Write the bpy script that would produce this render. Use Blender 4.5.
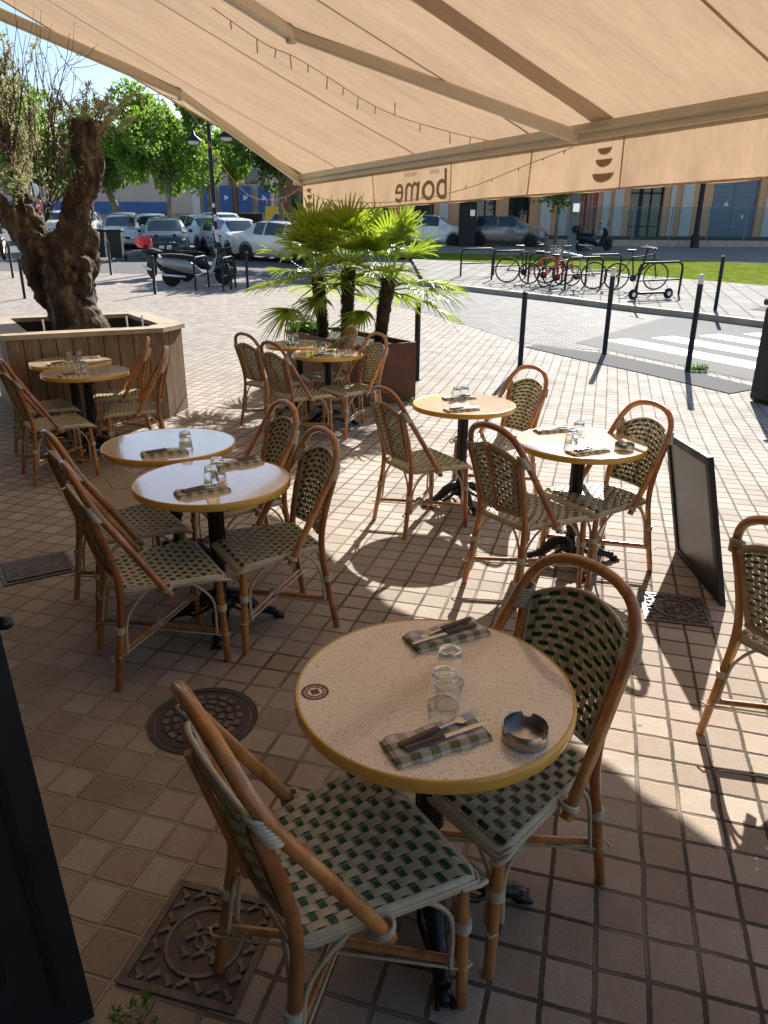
import bpy, math, random
from mathutils import Vector, Matrix
random.seed(7)
R = math.radians
sc = bpy.context.scene
for o in list(bpy.data.objects): bpy.data.objects.remove(o)

# ------------------------------------------------------------------ camera, sky, sun
H = 1.778
pit = math.atan((512 - 246.5) / 720); roll = R(.4)
F_ = Vector((0, math.cos(pit), -math.sin(pit))); U0 = Vector((0, math.sin(pit), math.cos(pit))); R0 = Vector((1, 0, 0))
Rv = R0 * math.cos(roll) + U0 * math.sin(roll); Uv = -R0 * math.sin(roll) + U0 * math.cos(roll)
cd = bpy.data.cameras.new('camera'); cam = bpy.data.objects.new('camera', cd); sc.collection.objects.link(cam)
m = Matrix((Rv, Uv, -F_)).transposed().to_4x4(); m.translation = Vector((0, 0, H)); cam.matrix_world = m
cd.sensor_fit = 'VERTICAL'; cd.sensor_height = 36; cd.lens = 720 / 1024 * 36; cd.clip_start = .05; cd.clip_end = 600
sc.camera = cam

SUN_AZ, SUN_EL = R(20), R(33)
w = bpy.data.worlds.new('World'); sc.world = w; w.use_nodes = True
nt = w.node_tree; bg = nt.nodes['Background']
sk = nt.nodes.new('ShaderNodeTexSky'); sk.sky_type = 'NISHITA'; sk.sun_disc = False
sk.sun_elevation = SUN_EL; sk.sun_rotation = SUN_AZ; sk.air_density = 1.0; sk.dust_density = .6; sk.ozone_density = 1.6
nt.links.new(sk.outputs[0], bg.inputs[0]); bg.inputs[1].default_value = .082
sl = bpy.data.lights.new('sun', 'SUN'); sl.energy = 5.0; sl.angle = R(.5); sl.color = (1, .965, .91)
so = bpy.data.objects.new('sun', sl); sc.collection.objects.link(so)
sd = Vector((math.sin(SUN_AZ) * math.cos(SUN_EL), math.cos(SUN_AZ) * math.cos(SUN_EL), math.sin(SUN_EL)))
so.rotation_euler = sd.to_track_quat('Z', 'Y').to_euler(); so.location = (10, 20, 20)
vs = sc.view_settings; vs.view_transform = 'Standard'; vs.look = 'None'; vs.gamma = 1; vs.exposure = 1.12
vs.use_curve_mapping = False
sc.cycles.max_bounces = 10; sc.cycles.transparent_max_bounces = 16; sc.cycles.diffuse_bounces = 5
sc.cycles.sample_clamp_indirect = 8; sc.cycles.use_denoising = True

# ------------------------------------------------------------------ helpers
def gz(y):
    a = min(y, 58) - 6
    return 0 if a <= 0 else (.056 * a * a / 6 if a < 3 else .056 * (a - 1.5))
GS = math.atan(.056)                      # slope of the far ground
N2 = Vector((.8514, .5246)); D2 = Vector((.5246, -.8514))
def gd(n, dd, z=0):                       # grid coordinates: n = away from the restaurant, dd = along its front
    return Vector((n * .8514 - dd * .5246, n * .5246 + dd * .8514, z))
def link(o, parent=None):
    sc.collection.objects.link(o)
    if parent: o.parent = parent
    return o
def tag(o, label=None, cat=None, group=None, kind=None):
    if label: o['label'] = label
    if cat: o['category'] = cat
    if group: o['group'] = group
    if kind: o['kind'] = kind
    return o
def thing(name, loc=(0, 0, 0), rz=0, label=None, cat=None, group=None, tilt=0):
    o = bpy.data.objects.new(name, None); o.empty_display_size = .1; link(o)
    o.location = loc
    o.rotation_euler = (Matrix.Rotation(tilt, 4, 'X') @ Matrix.Rotation(rz, 4, 'Z')).to_euler()
    return tag(o, label, cat, group)
def kids(o): return [c for c in bpy.data.objects if c.parent == o]
def dup(o, loc, rz, label, group=None, tilt=0):
    tree = CH.get(o.name)
    if tree is None:
        tree = [(c, kids(c)) for c in kids(o)]; CH[o.name] = tree
    r = o.copy(); link(r); r.location = loc
    r.rotation_euler = (Matrix.Rotation(tilt, 4, 'X') @ Matrix.Rotation(rz, 4, 'Z')).to_euler()
    r['label'] = label
    if group: r['group'] = group
    for c, gs in tree:
        k = c.copy(); link(k, r)
        for g in gs: link(g.copy(), k)
    return r
CH = {}

class MB:
    def __init__(s): s.v = []; s.f = []; s.m = []; s.cur = 0; s.sm = []; s.smooth = True
    def add(s, vs, fs, smooth=None):
        b = len(s.v); s.v += [tuple(x) for x in vs]
        for f in fs: s.f.append(tuple(i + b for i in f)); s.m.append(s.cur); s.sm.append(s.smooth if smooth is None else smooth)
    def box(s, c, d, rz=0, M=None, taper=1):
        x, y, z = d[0] / 2, d[1] / 2, d[2] / 2
        vs = [(-x, -y, -z), (x, -y, -z), (x, y, -z), (-x, y, -z), (-x * taper, -y * taper, z), (x * taper, -y * taper, z), (x * taper, y * taper, z), (-x * taper, y * taper, z)]
        Q = Matrix.Translation(Vector(c)) @ (M if M else Matrix.Rotation(rz, 4, 'Z'))
        s.add([Q @ Vector(v) for v in vs], [(3, 2, 1, 0), (4, 5, 6, 7), (0, 1, 5, 4), (1, 2, 6, 5), (2, 3, 7, 6), (3, 0, 4, 7)], False)
        return s
    def bbox(s, c, d, b=.01, rz=0, M=None):        # box with chamfered edges
        x, y, z = d[0] / 2, d[1] / 2, d[2] / 2; b = min(b, x * .9, y * .9, z * .9)
        rings = []
        for zz, k in ((-z, b), (-z + b, 0), (z - b, 0), (z, b)):
            X, Y = x - k, y - k
            rings.append([(-X + (b if not k else 0), -Y, zz), (X - (b if not k else 0), -Y, zz), (X, -Y + (b if not k else 0), zz), (X, Y - (b if not k else 0), zz),
                          (X - (b if not k else 0), Y, zz), (-X + (b if not k else 0), Y, zz), (-X, Y - (b if not k else 0), zz), (-X, -Y + (b if not k else 0), zz)])
        Q = Matrix.Translation(Vector(c)) @ (M if M else Matrix.Rotation(rz, 4, 'Z'))
        vs = [Q @ Vector(p) for r in rings for p in r]; fs = []
        for k in range(3):
            for i in range(8): fs.append((k * 8 + i, k * 8 + (i + 1) % 8, k * 8 + 8 + (i + 1) % 8, k * 8 + 8 + i))
        fs += [tuple(range(7, -1, -1)), tuple(range(24, 32))]
        s.add(vs, fs, False); return s
    def tube(s, pts, r, n=8, caps=True, closed=False):
        pts = [Vector(p) for p in pts]; L = len(pts)
        rs = r if isinstance(r, (list, tuple)) else [r] * L
        tan = []
        for i in range(L):
            if closed: t = pts[(i + 1) % L] - pts[i - 1]
            else: t = pts[min(i + 1, L - 1)] - pts[max(i - 1, 0)]
            tan.append(t.normalized() if t.length > 1e-9 else Vector((0, 0, 1)))
        up = Vector((0, 0, 1)) if abs(tan[0].z) < .9 else Vector((1, 0, 0))
        a = (up - tan[0] * up.dot(tan[0])).normalized(); vs = []
        for i in range(L):
            a = (a - tan[i] * a.dot(tan[i]))
            a = a.normalized() if a.length > 1e-6 else tan[i].orthogonal().normalized()
            b = tan[i].cross(a)
            for k in range(n):
                q = 2 * math.pi * k / n
                vs.append(pts[i] + (a * math.cos(q) + b * math.sin(q)) * rs[i])
        fs = []
        for i in range(L if closed else L - 1):
            j = (i + 1) % L
            for k in range(n): fs.append((i * n + k, i * n + (k + 1) % n, j * n + (k + 1) % n, j * n + k))
        if caps and not closed: fs += [tuple(range(n - 1, -1, -1)), tuple(range((L - 1) * n, L * n))]
        s.add(vs, fs); return s
    def lathe(s, prof, n=32, c=(0, 0, 0), M=None, caps=True):
        vs = []; fs = []; L = len(prof)
        for r, z in prof:
            for k in range(n):
                q = 2 * math.pi * k / n; p = Vector((r * math.cos(q), r * math.sin(q), z))
                if M: p = M @ p
                vs.append(p + Vector(c))
        for i in range(L - 1):
            for k in range(n): fs.append((i * n + k, i * n + (k + 1) % n, (i + 1) * n + (k + 1) % n, (i + 1) * n + k))
        if caps and prof[0][0] > 1e-6: fs.append(tuple(range(n - 1, -1, -1)))
        if caps and prof[-1][0] > 1e-6: fs.append(tuple(range((L - 1) * n, L * n)))
        s.add(vs, fs); return s
    def strip(s, pts, wd, wdt, th):               # flat strand with real thickness
        pts = [Vector(p) for p in pts]; L = len(pts); vs = []; fs = []
        for i in range(L):
            t = (pts[min(i + 1, L - 1)] - pts[max(i - 1, 0)]).normalized(); wv = (wd[i] if isinstance(wd, list) else wd)
            nn = t.cross(wv).normalized(); wv = wv.normalized() * wdt / 2; h = nn * th / 2
            vs += [pts[i] - wv - h * .3, pts[i] + wv - h * .3, pts[i] + wv * .65 + h, pts[i] - wv * .65 + h]
        for i in range(L - 1):
            for k in range(4): fs.append((i * 4 + k, i * 4 + (k + 1) % 4, i * 4 + 4 + (k + 1) % 4, i * 4 + 4 + k))
        fs += [(3, 2, 1, 0), (L * 4 - 4, L * 4 - 3, L * 4 - 2, L * 4 - 1)]
        s.add(vs, fs); return s
    def prism(s, poly, z0, z1):                    # poly in xy
        n = len(poly); vs = [(p[0], p[1], z0) for p in poly] + [(p[0], p[1], z1) for p in poly]
        s.add(vs, [tuple(range(n - 1, -1, -1)), tuple(range(n, 2 * n))] + [(i, (i + 1) % n, n + (i + 1) % n, n + i) for i in range(n)], False); return s
    def build(s, name, mats, parent=None, M=None):
        me = bpy.data.meshes.new(name); me.from_pydata(s.v, [], s.f)
        mats = mats if isinstance(mats, (list, tuple)) else [mats]
        for mt in mats: me.materials.append(mt)
        me.polygons.foreach_set('use_smooth', s.sm); me.polygons.foreach_set('material_index', s.m)
        me.update()
        if M: me.transform(M)
        if any(s.sm): me.set_sharp_from_angle(angle=R(75))
        o = bpy.data.objects.new(name, me); link(o, parent); return o
def autosmooth(o, a=40):
    me = o.data
    try: me.set_sharp_from_angle(angle=R(a))
    except Exception: pass
    return o
def lerp(a, b, t): return a + (b - a) * t
def bez(pts, n=6):                                # catmull-rom through the points
    P = [Vector(p) for p in pts]; P = [P[0] * 2 - P[1]] + P + [P[-1] * 2 - P[-2]]; out = []
    for i in range(1, len(P) - 2):
        for k in range(n):
            t = k / n; a, b, c, d = P[i - 1], P[i], P[i + 1], P[i + 2]
            out.append(.5 * ((2 * b) + (c - a) * t + (2 * a - 5 * b + 4 * c - d) * t * t + (3 * b - a - 3 * c + d) * t ** 3))
    out.append(P[-2]); return out

# ------------------------------------------------------------------ materials
def mat(name): 
    m = bpy.data.materials.new(name); m.use_nodes = True; return m
def P(m): return m.node_tree.nodes['Principled BSDF']
class NT:
    def __init__(s, m): s.t = m.node_tree; s.m = m
    def n(s, ty, **kw):
        x = s.t.nodes.new(ty)
        for k, v in kw.items():
            if k.startswith('i_'):
                key = k[2:]; key = int(key) if key.isdigit() else key.replace('_', ' ')
                s.set(x.inputs[key], v)
            else: setattr(x, k, v)
        return x
    def set(s, inp, v):
        if isinstance(v, bpy.types.NodeSocket): s.t.links.new(v, inp)
        else: inp.default_value = v
    def math(s, op, a, b=None, c=None, clamp=False):
        x = s.t.nodes.new('ShaderNodeMath'); x.operation = op; x.use_clamp = clamp
        s.set(x.inputs[0], a)
        if b is not None: s.set(x.inputs[1], b)
        if c is not None: s.set(x.inputs[2], c)
        return x.outputs[0]
    def mix(s, f, a, b, mode='MIX'):
        x = s.t.nodes.new('ShaderNodeMix'); x.data_type = 'RGBA'; x.blend_type = mode
        s.set(x.inputs[0], f)
        for i, v in ((6, a), (7, b)):
            if isinstance(v, tuple) and len(v) == 3: v = (*v, 1)
            s.set(x.inputs[i], v)
        return x.outputs[2]
    def noise(s, co, scale, detail=3, rough=.55, dist=0):
        x = s.n('ShaderNodeTexNoise'); x.inputs['Scale'].default_value = scale; x.inputs['Detail'].default_value = detail
        x.inputs['Roughness'].default_value = rough; x.inputs['Distortion'].default_value = dist
        if co is not None: s.t.links.new(co, x.inputs['Vector'])
        return x.outputs[0]
    def ramp(s, f, stops):
        x = s.t.nodes.new('ShaderNodeValToRGB'); s.set(x.inputs[0], f); e = x.color_ramp.elements
        while len(e) < len(stops): e.new(.5)
        for k, (p, c) in enumerate(stops):
            e[k].position = p; e[k].color = (*c, 1) if len(c) == 3 else c
        return x.outputs[0]
    def maprange(s, v, a, b, c=0, d=1):
        x = s.t.nodes.new('ShaderNodeMapRange'); s.set(x.inputs[0], v)
        for i, q in enumerate((a, b, c, d)): x.inputs[i + 1].default_value = q
        return x.outputs[0]
    def bump(s, h, strength=.3, dist=.01):
        x = s.n('ShaderNodeBump'); s.set(x.inputs['Height'], h); x.inputs['Strength'].default_value = strength; x.inputs['Distance'].default_value = dist
        return x.outputs[0]
    def obj(s): return s.n('ShaderNodeTexCoord').outputs['Object']
    def rnd(s): return s.n('ShaderNodeObjectInfo').outputs['Random']
def simple(name, col, rough=.5, metal=0, var=.0, scale=8, bump=0, coat=0, spec=None, bscale=None, bdist=.004):
    m = mat(name); p = P(m); k = NT(m); co = k.obj()
    p.inputs['Roughness'].default_value = rough; p.inputs['Metallic'].default_value = metal; p.inputs['Coat Weight'].default_value = coat
    if spec is not None: p.inputs['Specular IOR Level'].default_value = spec
    f = k.noise(co, scale, 4, .6)
    dark = tuple(c * (1 - var) for c in col); lite = tuple(min(1, c * (1 + var)) for c in col)
    k.set(p.inputs['Base Color'], k.ramp(f, [(.3, dark), (.7, lite)]))
    k.set(p.inputs['Roughness'], k.maprange(f, .3, .7, rough * .85, min(1, rough * 1.15)))
    if bump: k.set(p.inputs['Normal'], k.bump(k.noise(co, bscale or scale * 6, 3), bump, bdist))
    return m

def m_paving():
    m = mat('clay_paving'); p = P(m); k = NT(m); co = k.obj()
    jit = k.n('ShaderNodeTexNoise'); jit.inputs['Scale'].default_value = 5; jit.inputs['Detail'].default_value = 2; k.t.links.new(co, jit.inputs['Vector'])
    sub = k.n('ShaderNodeVectorMath', operation='SUBTRACT'); k.t.links.new(jit.outputs['Color'], sub.inputs[0]); sub.inputs[1].default_value = (.5, .5, .5)
    scl = k.n('ShaderNodeVectorMath', operation='SCALE'); k.t.links.new(sub.outputs[0], scl.inputs[0]); scl.inputs['Scale'].default_value = .013
    add = k.n('ShaderNodeVectorMath', operation='ADD'); k.t.links.new(co, add.inputs[0]); k.t.links.new(scl.outputs[0], add.inputs[1])
    sep = k.n('ShaderNodeSeparateXYZ'); k.t.links.new(add.outputs[0], sep.inputs[0]); X, Y = sep.outputs[0], sep.outputs[1]
    T = .1325; c, s_ = math.cos(R(-16.2)), math.sin(R(-16.2))
    ox, oy = .6, 1.49
    x0 = k.math('SUBTRACT', X, ox); y0 = k.math('SUBTRACT', Y, oy)
    u = k.math('DIVIDE', k.math('ADD', k.math('MULTIPLY', x0, c), k.math('MULTIPLY', y0, s_)), T)
    v = k.math('DIVIDE', k.math('ADD', k.math('MULTIPLY', x0, -s_), k.math('MULTIPLY', y0, c)), T)
    fu, fv = k.math('FLOOR', u), k.math('FLOOR', v)
    U, V = k.math('SUBTRACT', u, fu), k.math('SUBTRACT', v, fv)
    eu = k.math('MINIMUM', U, k.math('SUBTRACT', 1, U)); ev = k.math('MINIMUM', V, k.math('SUBTRACT', 1, V))
    e = k.math('SMOOTH_MIN', eu, ev, .03)
    fine = k.noise(co, 60, 3, .6)
    e2 = k.math('ADD', e, k.math('MULTIPLY', k.math('SUBTRACT', fine, .5), .055))
    vg = k.n('ShaderNodeTexVoronoi'); k.t.links.new(co, vg.inputs['Vector']); vg.inputs['Scale'].default_value = 2.6; gum = k.maprange(k.math('ADD', vg.outputs['Distance'], k.math('MULTIPLY', fine, .02)), .034, .044, .55, 0)
    joint = k.maprange(e2, .040, .055, 1, 0)
    cmb = k.n('ShaderNodeCombineXYZ'); k.set(cmb.inputs[0], fu); k.set(cmb.inputs[1], fv)
    wn = k.n('ShaderNodeTexWhiteNoise'); wn.noise_dimensions = '3D'; k.t.links.new(cmb.outputs[0], wn.inputs[0]); rr = wn.outputs['Value']
    sepc = k.n('ShaderNodeSeparateColor'); k.t.links.new(wn.outputs['Color'], sepc.inputs[0]); r2 = sepc.outputs[1]
    tile = k.ramp(rr, [(0, (.27, .18, .115)), (.3, (.35, .245, .165)), (.65, (.42, .31, .22)), (1, (.49, .38, .28))])
    pink = k.ramp(r2, [(0, (.35, .23, .155)), (.5, (.44, .33, .24)), (1, (.51, .42, .32))])
    tile = k.mix(.5, tile, pink); tile = k.mix(k.math('MULTIPLY', k.math('GREATER_THAN', sepc.outputs[2], .75), .5), tile, (.17, .11, .07)); tile = k.mix(k.math('MULTIPLY', k.math('LESS_THAN', sepc.outputs[2], .18), .35), tile, (.50, .41, .31))
    big = k.noise(co, .9, 4, .6); tile = k.mix(k.maprange(big, .35, .65, .0, .6), tile, (.21, .155, .105))
    big2 = k.noise(co, 3.3, 5, .65); tile = k.mix(k.maprange(big2, .5, .75, 0, .45), tile, (.46, .40, .33))
    sp = k.noise(co, 190, 2, .5); tile = k.mix(k.maprange(sp, .52, .66, 0, .5), tile, (.15, .10, .07)); tile = k.mix(k.maprange(k.noise(co, 26, 4, .7), .55, .72, 0, .35), tile, (.52, .45, .36))
    # paler, greyer tiles farther out: sunlight on the open terrace put into the colour
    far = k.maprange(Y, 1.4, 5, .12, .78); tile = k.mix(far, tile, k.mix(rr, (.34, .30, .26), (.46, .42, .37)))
    jc = k.mix(k.maprange(k.math('SUBTRACT', k.noise(co, 1.6, 3), k.math('MULTIPLY', X, .12)), .4, .62), (.085, .065, .045), (.36, .29, .22))
    jc = k.mix(k.maprange(e2, .022, .036), jc, k.mix(.65, jc, (.06, .042, .028)))  # dark line along the joint edges, crevice shade painted into the joint colour
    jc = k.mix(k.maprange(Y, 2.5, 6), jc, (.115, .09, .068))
    col = k.mix(gum, k.mix(joint, tile, jc), (.07, .055, .045))
    k.set(p.inputs['Base Color'], col)
    k.set(p.inputs['Roughness'], k.maprange(big2, .3, .7, .7, .9)); p.inputs['Specular IOR Level'].default_value = .12
    edge = k.maprange(e2, .035, .07, 0, 1)
    grit = k.noise(co, 260, 3, .7)
    hgt = k.math('ADD', k.math('ADD', edge, k.math('MULTIPLY', grit, .30)), k.math('ADD', k.math('MULTIPLY', fine, .25), k.math('MULTIPLY', k.noise(co, 11, 3), .8)))
    k.set(p.inputs['Normal'], k.bump(hgt, .8, .004))
    return m

def m_setts():
    m = mat('granite_setts'); p = P(m); k = NT(m); co = k.obj()
    mp = k.n('ShaderNodeMapping'); k.t.links.new(co, mp.inputs[0]); mp.inputs['Rotation'].default_value = (0, 0, R(32))
    br = k.n('ShaderNodeTexBrick'); k.t.links.new(mp.outputs[0], br.inputs[0]); br.inputs['Scale'].default_value = 2.4
    br.inputs['Mortar Size'].default_value = .035; br.inputs['Mortar Smooth'].default_value = .4
    br.inputs['Color1'].default_value = (.13, .122, .112, 1); br.inputs['Color2'].default_value = (.25, .238, .22, 1); br.inputs['Mortar'].default_value = (.05, .045, .04, 1)
    n_ = k.noise(co, 1.1, 4); k.set(p.inputs['Base Color'], k.mix(k.maprange(n_, .4, .7, 0, .25), br.outputs[0], (.26, .245, .225)))
    p.inputs['Roughness'].default_value = .8; p.inputs['Specular IOR Level'].default_value = .25
    k.set(p.inputs['Normal'], k.bump(k.math('SUBTRACT', 1, br.outputs[1]), .6, .01)); return m
def m_slabs():
    m = mat('pale_slabs'); p = P(m); k = NT(m); co = k.obj()
    mp = k.n('ShaderNodeMapping'); k.t.links.new(co, mp.inputs[0]); mp.inputs['Rotation'].default_value = (0, 0, R(16))
    br = k.n('ShaderNodeTexBrick'); k.t.links.new(mp.outputs[0], br.inputs[0]); br.inputs['Scale'].default_value = 1.0; br.offset = 0
    br.inputs['Brick Width'].default_value = .42; br.inputs['Row Height'].default_value = .42; br.inputs['Mortar Size'].default_value = .022; br.inputs['Mortar Smooth'].default_value = .2
    br.inputs['Color1'].default_value = (.27, .25, .22, 1); br.inputs['Color2'].default_value = (.38, .355, .32, 1); br.inputs['Mortar'].default_value = (.10, .09, .08, 1)
    k.set(p.inputs['Base Color'], k.mix(k.maprange(k.noise(co, 1.5, 5, .7), .4, .7, 0, .4), br.outputs[0], (.22, .20, .175))); p.inputs['Roughness'].default_value = .9; p.inputs['Specular IOR Level'].default_value = .12
    return m
def m_asphalt(name, col):
    m = mat(name); p = P(m); k = NT(m); co = k.obj()
    a = k.noise(co, 90, 2, .7); b = k.noise(co, .6, 5, .6)
    c1 = k.mix(a, tuple(c * .7 for c in col), tuple(c * 1.3 for c in col)); k.set(p.inputs['Base Color'], k.mix(k.maprange(b, .35, .7, 0, .5), c1, tuple(c * 1.35 for c in col)))
    p.inputs['Roughness'].default_value = .9; p.inputs['Specular IOR Level'].default_value = .2; k.set(p.inputs['Normal'], k.bump(a, .4, .004)); return m
def m_grass():
    m = mat('lawn'); p = P(m); k = NT(m); co = k.obj()
    a = k.noise(co, 3, 6, .7); b = k.noise(co, 60, 2, .6)
    c = k.ramp(a, [(.3, (.11, .15, .02)), (.5, (.18, .23, .03)), (.68, (.33, .33, .09))]); k.set(p.inputs['Base Color'], k.mix(k.maprange(b, .4, .6, 0, .4), c, (.07, .12, .015)))
    p.inputs['Roughness'].default_value = 1; p.inputs['Specular IOR Level'].default_value = 0; k.set(p.inputs['Normal'], k.bump(b, .8, .03)); return m
def m_rattan():
    m = mat('rattan_pole'); p = P(m); k = NT(m); co = k.obj(); r = k.rnd()
    mp = k.n('ShaderNodeMapping'); k.t.links.new(co, mp.inputs[0]); mp.inputs['Scale'].default_value = (1, 1, .25)
    n1 = k.noise(mp.outputs[0], 22, 5, .65); n2 = k.noise(co, 5, 3, .6)
    base = k.ramp(k.math('ADD', k.math('MULTIPLY', r, .55), k.math('MULTIPLY', n2, .5)), [(.1, (.21, .052, .010)), (.45, (.44, .145, .026)), (.85, (.66, .29, .065))])
    c = k.mix(k.maprange(n1, .42, .66, 0, .7), base, (.20, .06, .015)); c = k.mix(k.maprange(k.noise(co, 9, 4, .6), .5, .7, 0, .4), c, (.72, .38, .12))
    c = k.mix(k.maprange(k.noise(co, 70, 2, .5), .66, .74, 0, .7), c, (.06, .025, .012))
    k.set(p.inputs['Base Color'], c); k.set(p.inputs['Roughness'], k.maprange(n1, .3, .7, .28, .48)); p.inputs['Coat Weight'].default_value = .7; p.inputs['Coat Roughness'].default_value = .16
    k.set(p.inputs['Normal'], k.bump(n1, .15, .002)); return m
def m_cane(name, c1, c2, tr=.25, rough=.5):
    m = mat(name); p = P(m); k = NT(m); co = k.obj()
    n1 = k.noise(co, 35, 4, .6); col = k.mix(k.maprange(n1, .3, .7), c1, c2)
    k.set(p.inputs['Base Color'], col); p.inputs['Roughness'].default_value = rough
    tl = k.n('ShaderNodeBsdfTranslucent'); k.set(tl.inputs[0], col); mx = k.n('ShaderNodeMixShader'); mx.inputs[0].default_value = tr
    k.t.links.new(p.outputs[0], mx.inputs[1]); k.t.links.new(tl.outputs[0], mx.inputs[2]); k.t.links.new(mx.outputs[0], k.t.nodes['Material Output'].inputs[0]); return m
def m_fabric(name, col, tr=.5, weave=True):
    m = mat(name); k = NT(m); co = k.obj(); nodes = k.t.nodes; nodes.remove(nodes['Principled BSDF'])
    mp = k.n('ShaderNodeMapping'); k.t.links.new(co, mp.inputs[0]); mp.inputs['Rotation'].default_value = (0, 0, R(-31.6)); 
    mp2 = k.n('ShaderNodeMapping'); k.t.links.new(mp.outputs[0], mp2.inputs[0]); mp2.inputs['Scale'].default_value = (.3, 2.6, 1)
    n1 = k.noise(mp2.outputs[0], 7, 6, .7); n2 = k.noise(mp2.outputs[0], 90, 2, .6); n3 = k.noise(co, 1.2, 3, .5)
    f = k.math('ADD', k.math('MULTIPLY', n1, .5), k.math('ADD', k.math('MULTIPLY', n2, .25), k.math('MULTIPLY', n3, .25)))
    c = k.mix(k.maprange(f, .38, .62), tuple(x * .86 for x in col), tuple(min(1, x * 1.08) for x in col))
    df = k.n('ShaderNodeBsdfDiffuse'); tl = k.n('ShaderNodeBsdfTranslucent'); k.set(df.inputs[0], c); k.set(tl.inputs[0], c)
    b = k.bump(f, .3, .01); k.set(df.inputs['Normal'], b)
    mx = k.n('ShaderNodeMixShader'); mx.inputs[0].default_value = tr
    k.t.links.new(df.outputs[0], mx.inputs[1]); k.t.links.new(tl.outputs[0], mx.inputs[2]); k.t.links.new(mx.outputs[0], nodes['Material Output'].inputs[0]); return m
def m_table(name, base, spk):
    m = mat(name); p = P(m); k = NT(m); co = k.obj()
    v = k.n('ShaderNodeTexVoronoi'); k.t.links.new(co, v.inputs['Vector']); v.inputs['Scale'].default_value = 210
    wn = k.n('ShaderNodeSeparateColor'); k.t.links.new(v.outputs['Color'], wn.inputs[0])
    on = k.math('MULTIPLY', k.math('GREATER_THAN', wn.outputs[0], .58), k.math('LESS_THAN', v.outputs['Distance'], k.math('MULTIPLY_ADD', wn.outputs[1], .3, .12)))
    c = k.mix(k.maprange(k.noise(co, 3, 3), .3, .7), base, tuple(x * .93 for x in base))
    c = k.mix(k.maprange(k.noise(co, 130, 2, .6), .5, .62, 0, .35), c, tuple(min(1, x * 1.3) for x in base))
    k.set(p.inputs['Base Color'], k.mix(on, c, k.mix(wn.outputs[2], spk, tuple(x * .35 for x in spk))))
    k.set(p.inputs['Roughness'], k.maprange(k.noise(co, 9, 5, .7), .3, .7, .10, .2)); p.inputs['Specular IOR Level'].default_value = .8; p.inputs['Coat Weight'].default_value = 1; p.inputs['Coat Roughness'].default_value = .06; p.inputs['Coat IOR'].default_value = 1.6; return m
def m_check():
    m = mat('check_cloth'); p = P(m); k = NT(m); co = k.obj()
    sep = k.n('ShaderNodeSeparateXYZ'); k.t.links.new(co, sep.inputs[0])
    def band(x, T): return k.math('GREATER_THAN', k.math('FRACT', k.math('ADD', k.math('DIVIDE', x, T), 20.25)), .5)
    a = band(sep.outputs[0], .048); b = band(k.math('ADD', sep.outputs[1], k.math('MULTIPLY', sep.outputs[2], 1.2)), .048)
    s = k.math('MULTIPLY', k.math('ADD', a, b), .5)
    c = k.ramp(s, [(0, (.74, .62, .47)), (.5, (.44, .37, .23)), (1, (.165, .145, .05))]); c = k.mix(k.maprange(k.noise(co, 300, 2), .4, .6, 0, .2), c, (.2, .15, .1))
    k.set(p.inputs['Base Color'], c); p.inputs['Roughness'].default_value = .9; p.inputs['Sheen Weight'].default_value = .3
    k.set(p.inputs['Normal'], k.bump(k.math('ADD', k.noise(co, 28, 3), k.math('MULTIPLY', k.noise(co, 500, 1), .2)), .5, .004)); return m
def m_bark(name, c1, c2, c3, sc1=9, bd=.05, stretch=.3):
    m = mat(name); p = P(m); k = NT(m); co = k.obj()
    mp = k.n('ShaderNodeMapping'); k.t.links.new(co, mp.inputs[0]); mp.inputs['Scale'].default_value = (1, 1, stretch)
    a = k.noise(mp.outputs[0], sc1, 8, .7, .6); b = k.noise(mp.outputs[0], sc1 * 4, 5, .7); g = k.noise(co, 2, 3)
    c = k.ramp(a, [(.36, c1), (.5, c2), (.68, c3)]); c = k.mix(k.maprange(b, .55, .75, 0, .5), c, c3); c = k.mix(k.maprange(g, .4, .7, 0, .35), c, c1)
    k.set(p.inputs['Base Color'], c); p.inputs['Roughness'].default_value = .9
    k.set(p.inputs['Normal'], k.bump(k.math('ADD', a, k.math('MULTIPLY', b, .4)), 1, bd)); return m
def m_wood():
    m = mat('planter_boards'); p = P(m); k = NT(m); co = k.obj()
    mp = k.n('ShaderNodeMapping'); k.t.links.new(co, mp.inputs[0]); mp.inputs['Scale'].default_value = (1, 1, .12)
    a = k.noise(mp.outputs[0], 30, 6, .7, .3); g = k.noise(co, 1.7, 3)
    c = k.ramp(a, [(.3, (.12, .07, .035)), (.5, (.22, .14, .075)), (.7, (.32, .22, .13))]); c = k.mix(k.maprange(g, .4, .7, 0, .4), c, (.27, .22, .17))
    k.set(p.inputs['Base Color'], c); p.inputs['Roughness'].default_value = .7; k.set(p.inputs['Normal'], k.bump(a, .4, .004)); return m
def m_leaf(name, c1, c2, tr=.45, gloss=.45):
    m = mat(name); p = P(m); k = NT(m); co = k.obj()
    g = k.n('ShaderNodeNewGeometry'); rp = g.outputs['Random Per Island']
    c = k.mix(rp, c1, c2); c = k.mix(k.maprange(k.noise(co, 1.3, 2), .4, .6, 0, .35), c, tuple(x * 1.25 for x in c2))
    k.set(p.inputs['Base Color'], c); p.inputs['Roughness'].default_value = gloss
    tl = k.n('ShaderNodeBsdfTranslucent'); k.set(tl.inputs[0], k.mix(.5, c, (min(1, c2[0] * 2.2), min(1, c2[1] * 2.0), c2[2]))); mx = k.n('ShaderNodeMixShader'); mx.inputs[0].default_value = tr
    k.t.links.new(p.outputs[0], mx.inputs[1]); k.t.links.new(tl.outputs[0], mx.inputs[2]); k.t.links.new(mx.outputs[0], k.t.nodes['Material Output'].inputs[0]); return m
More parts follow.
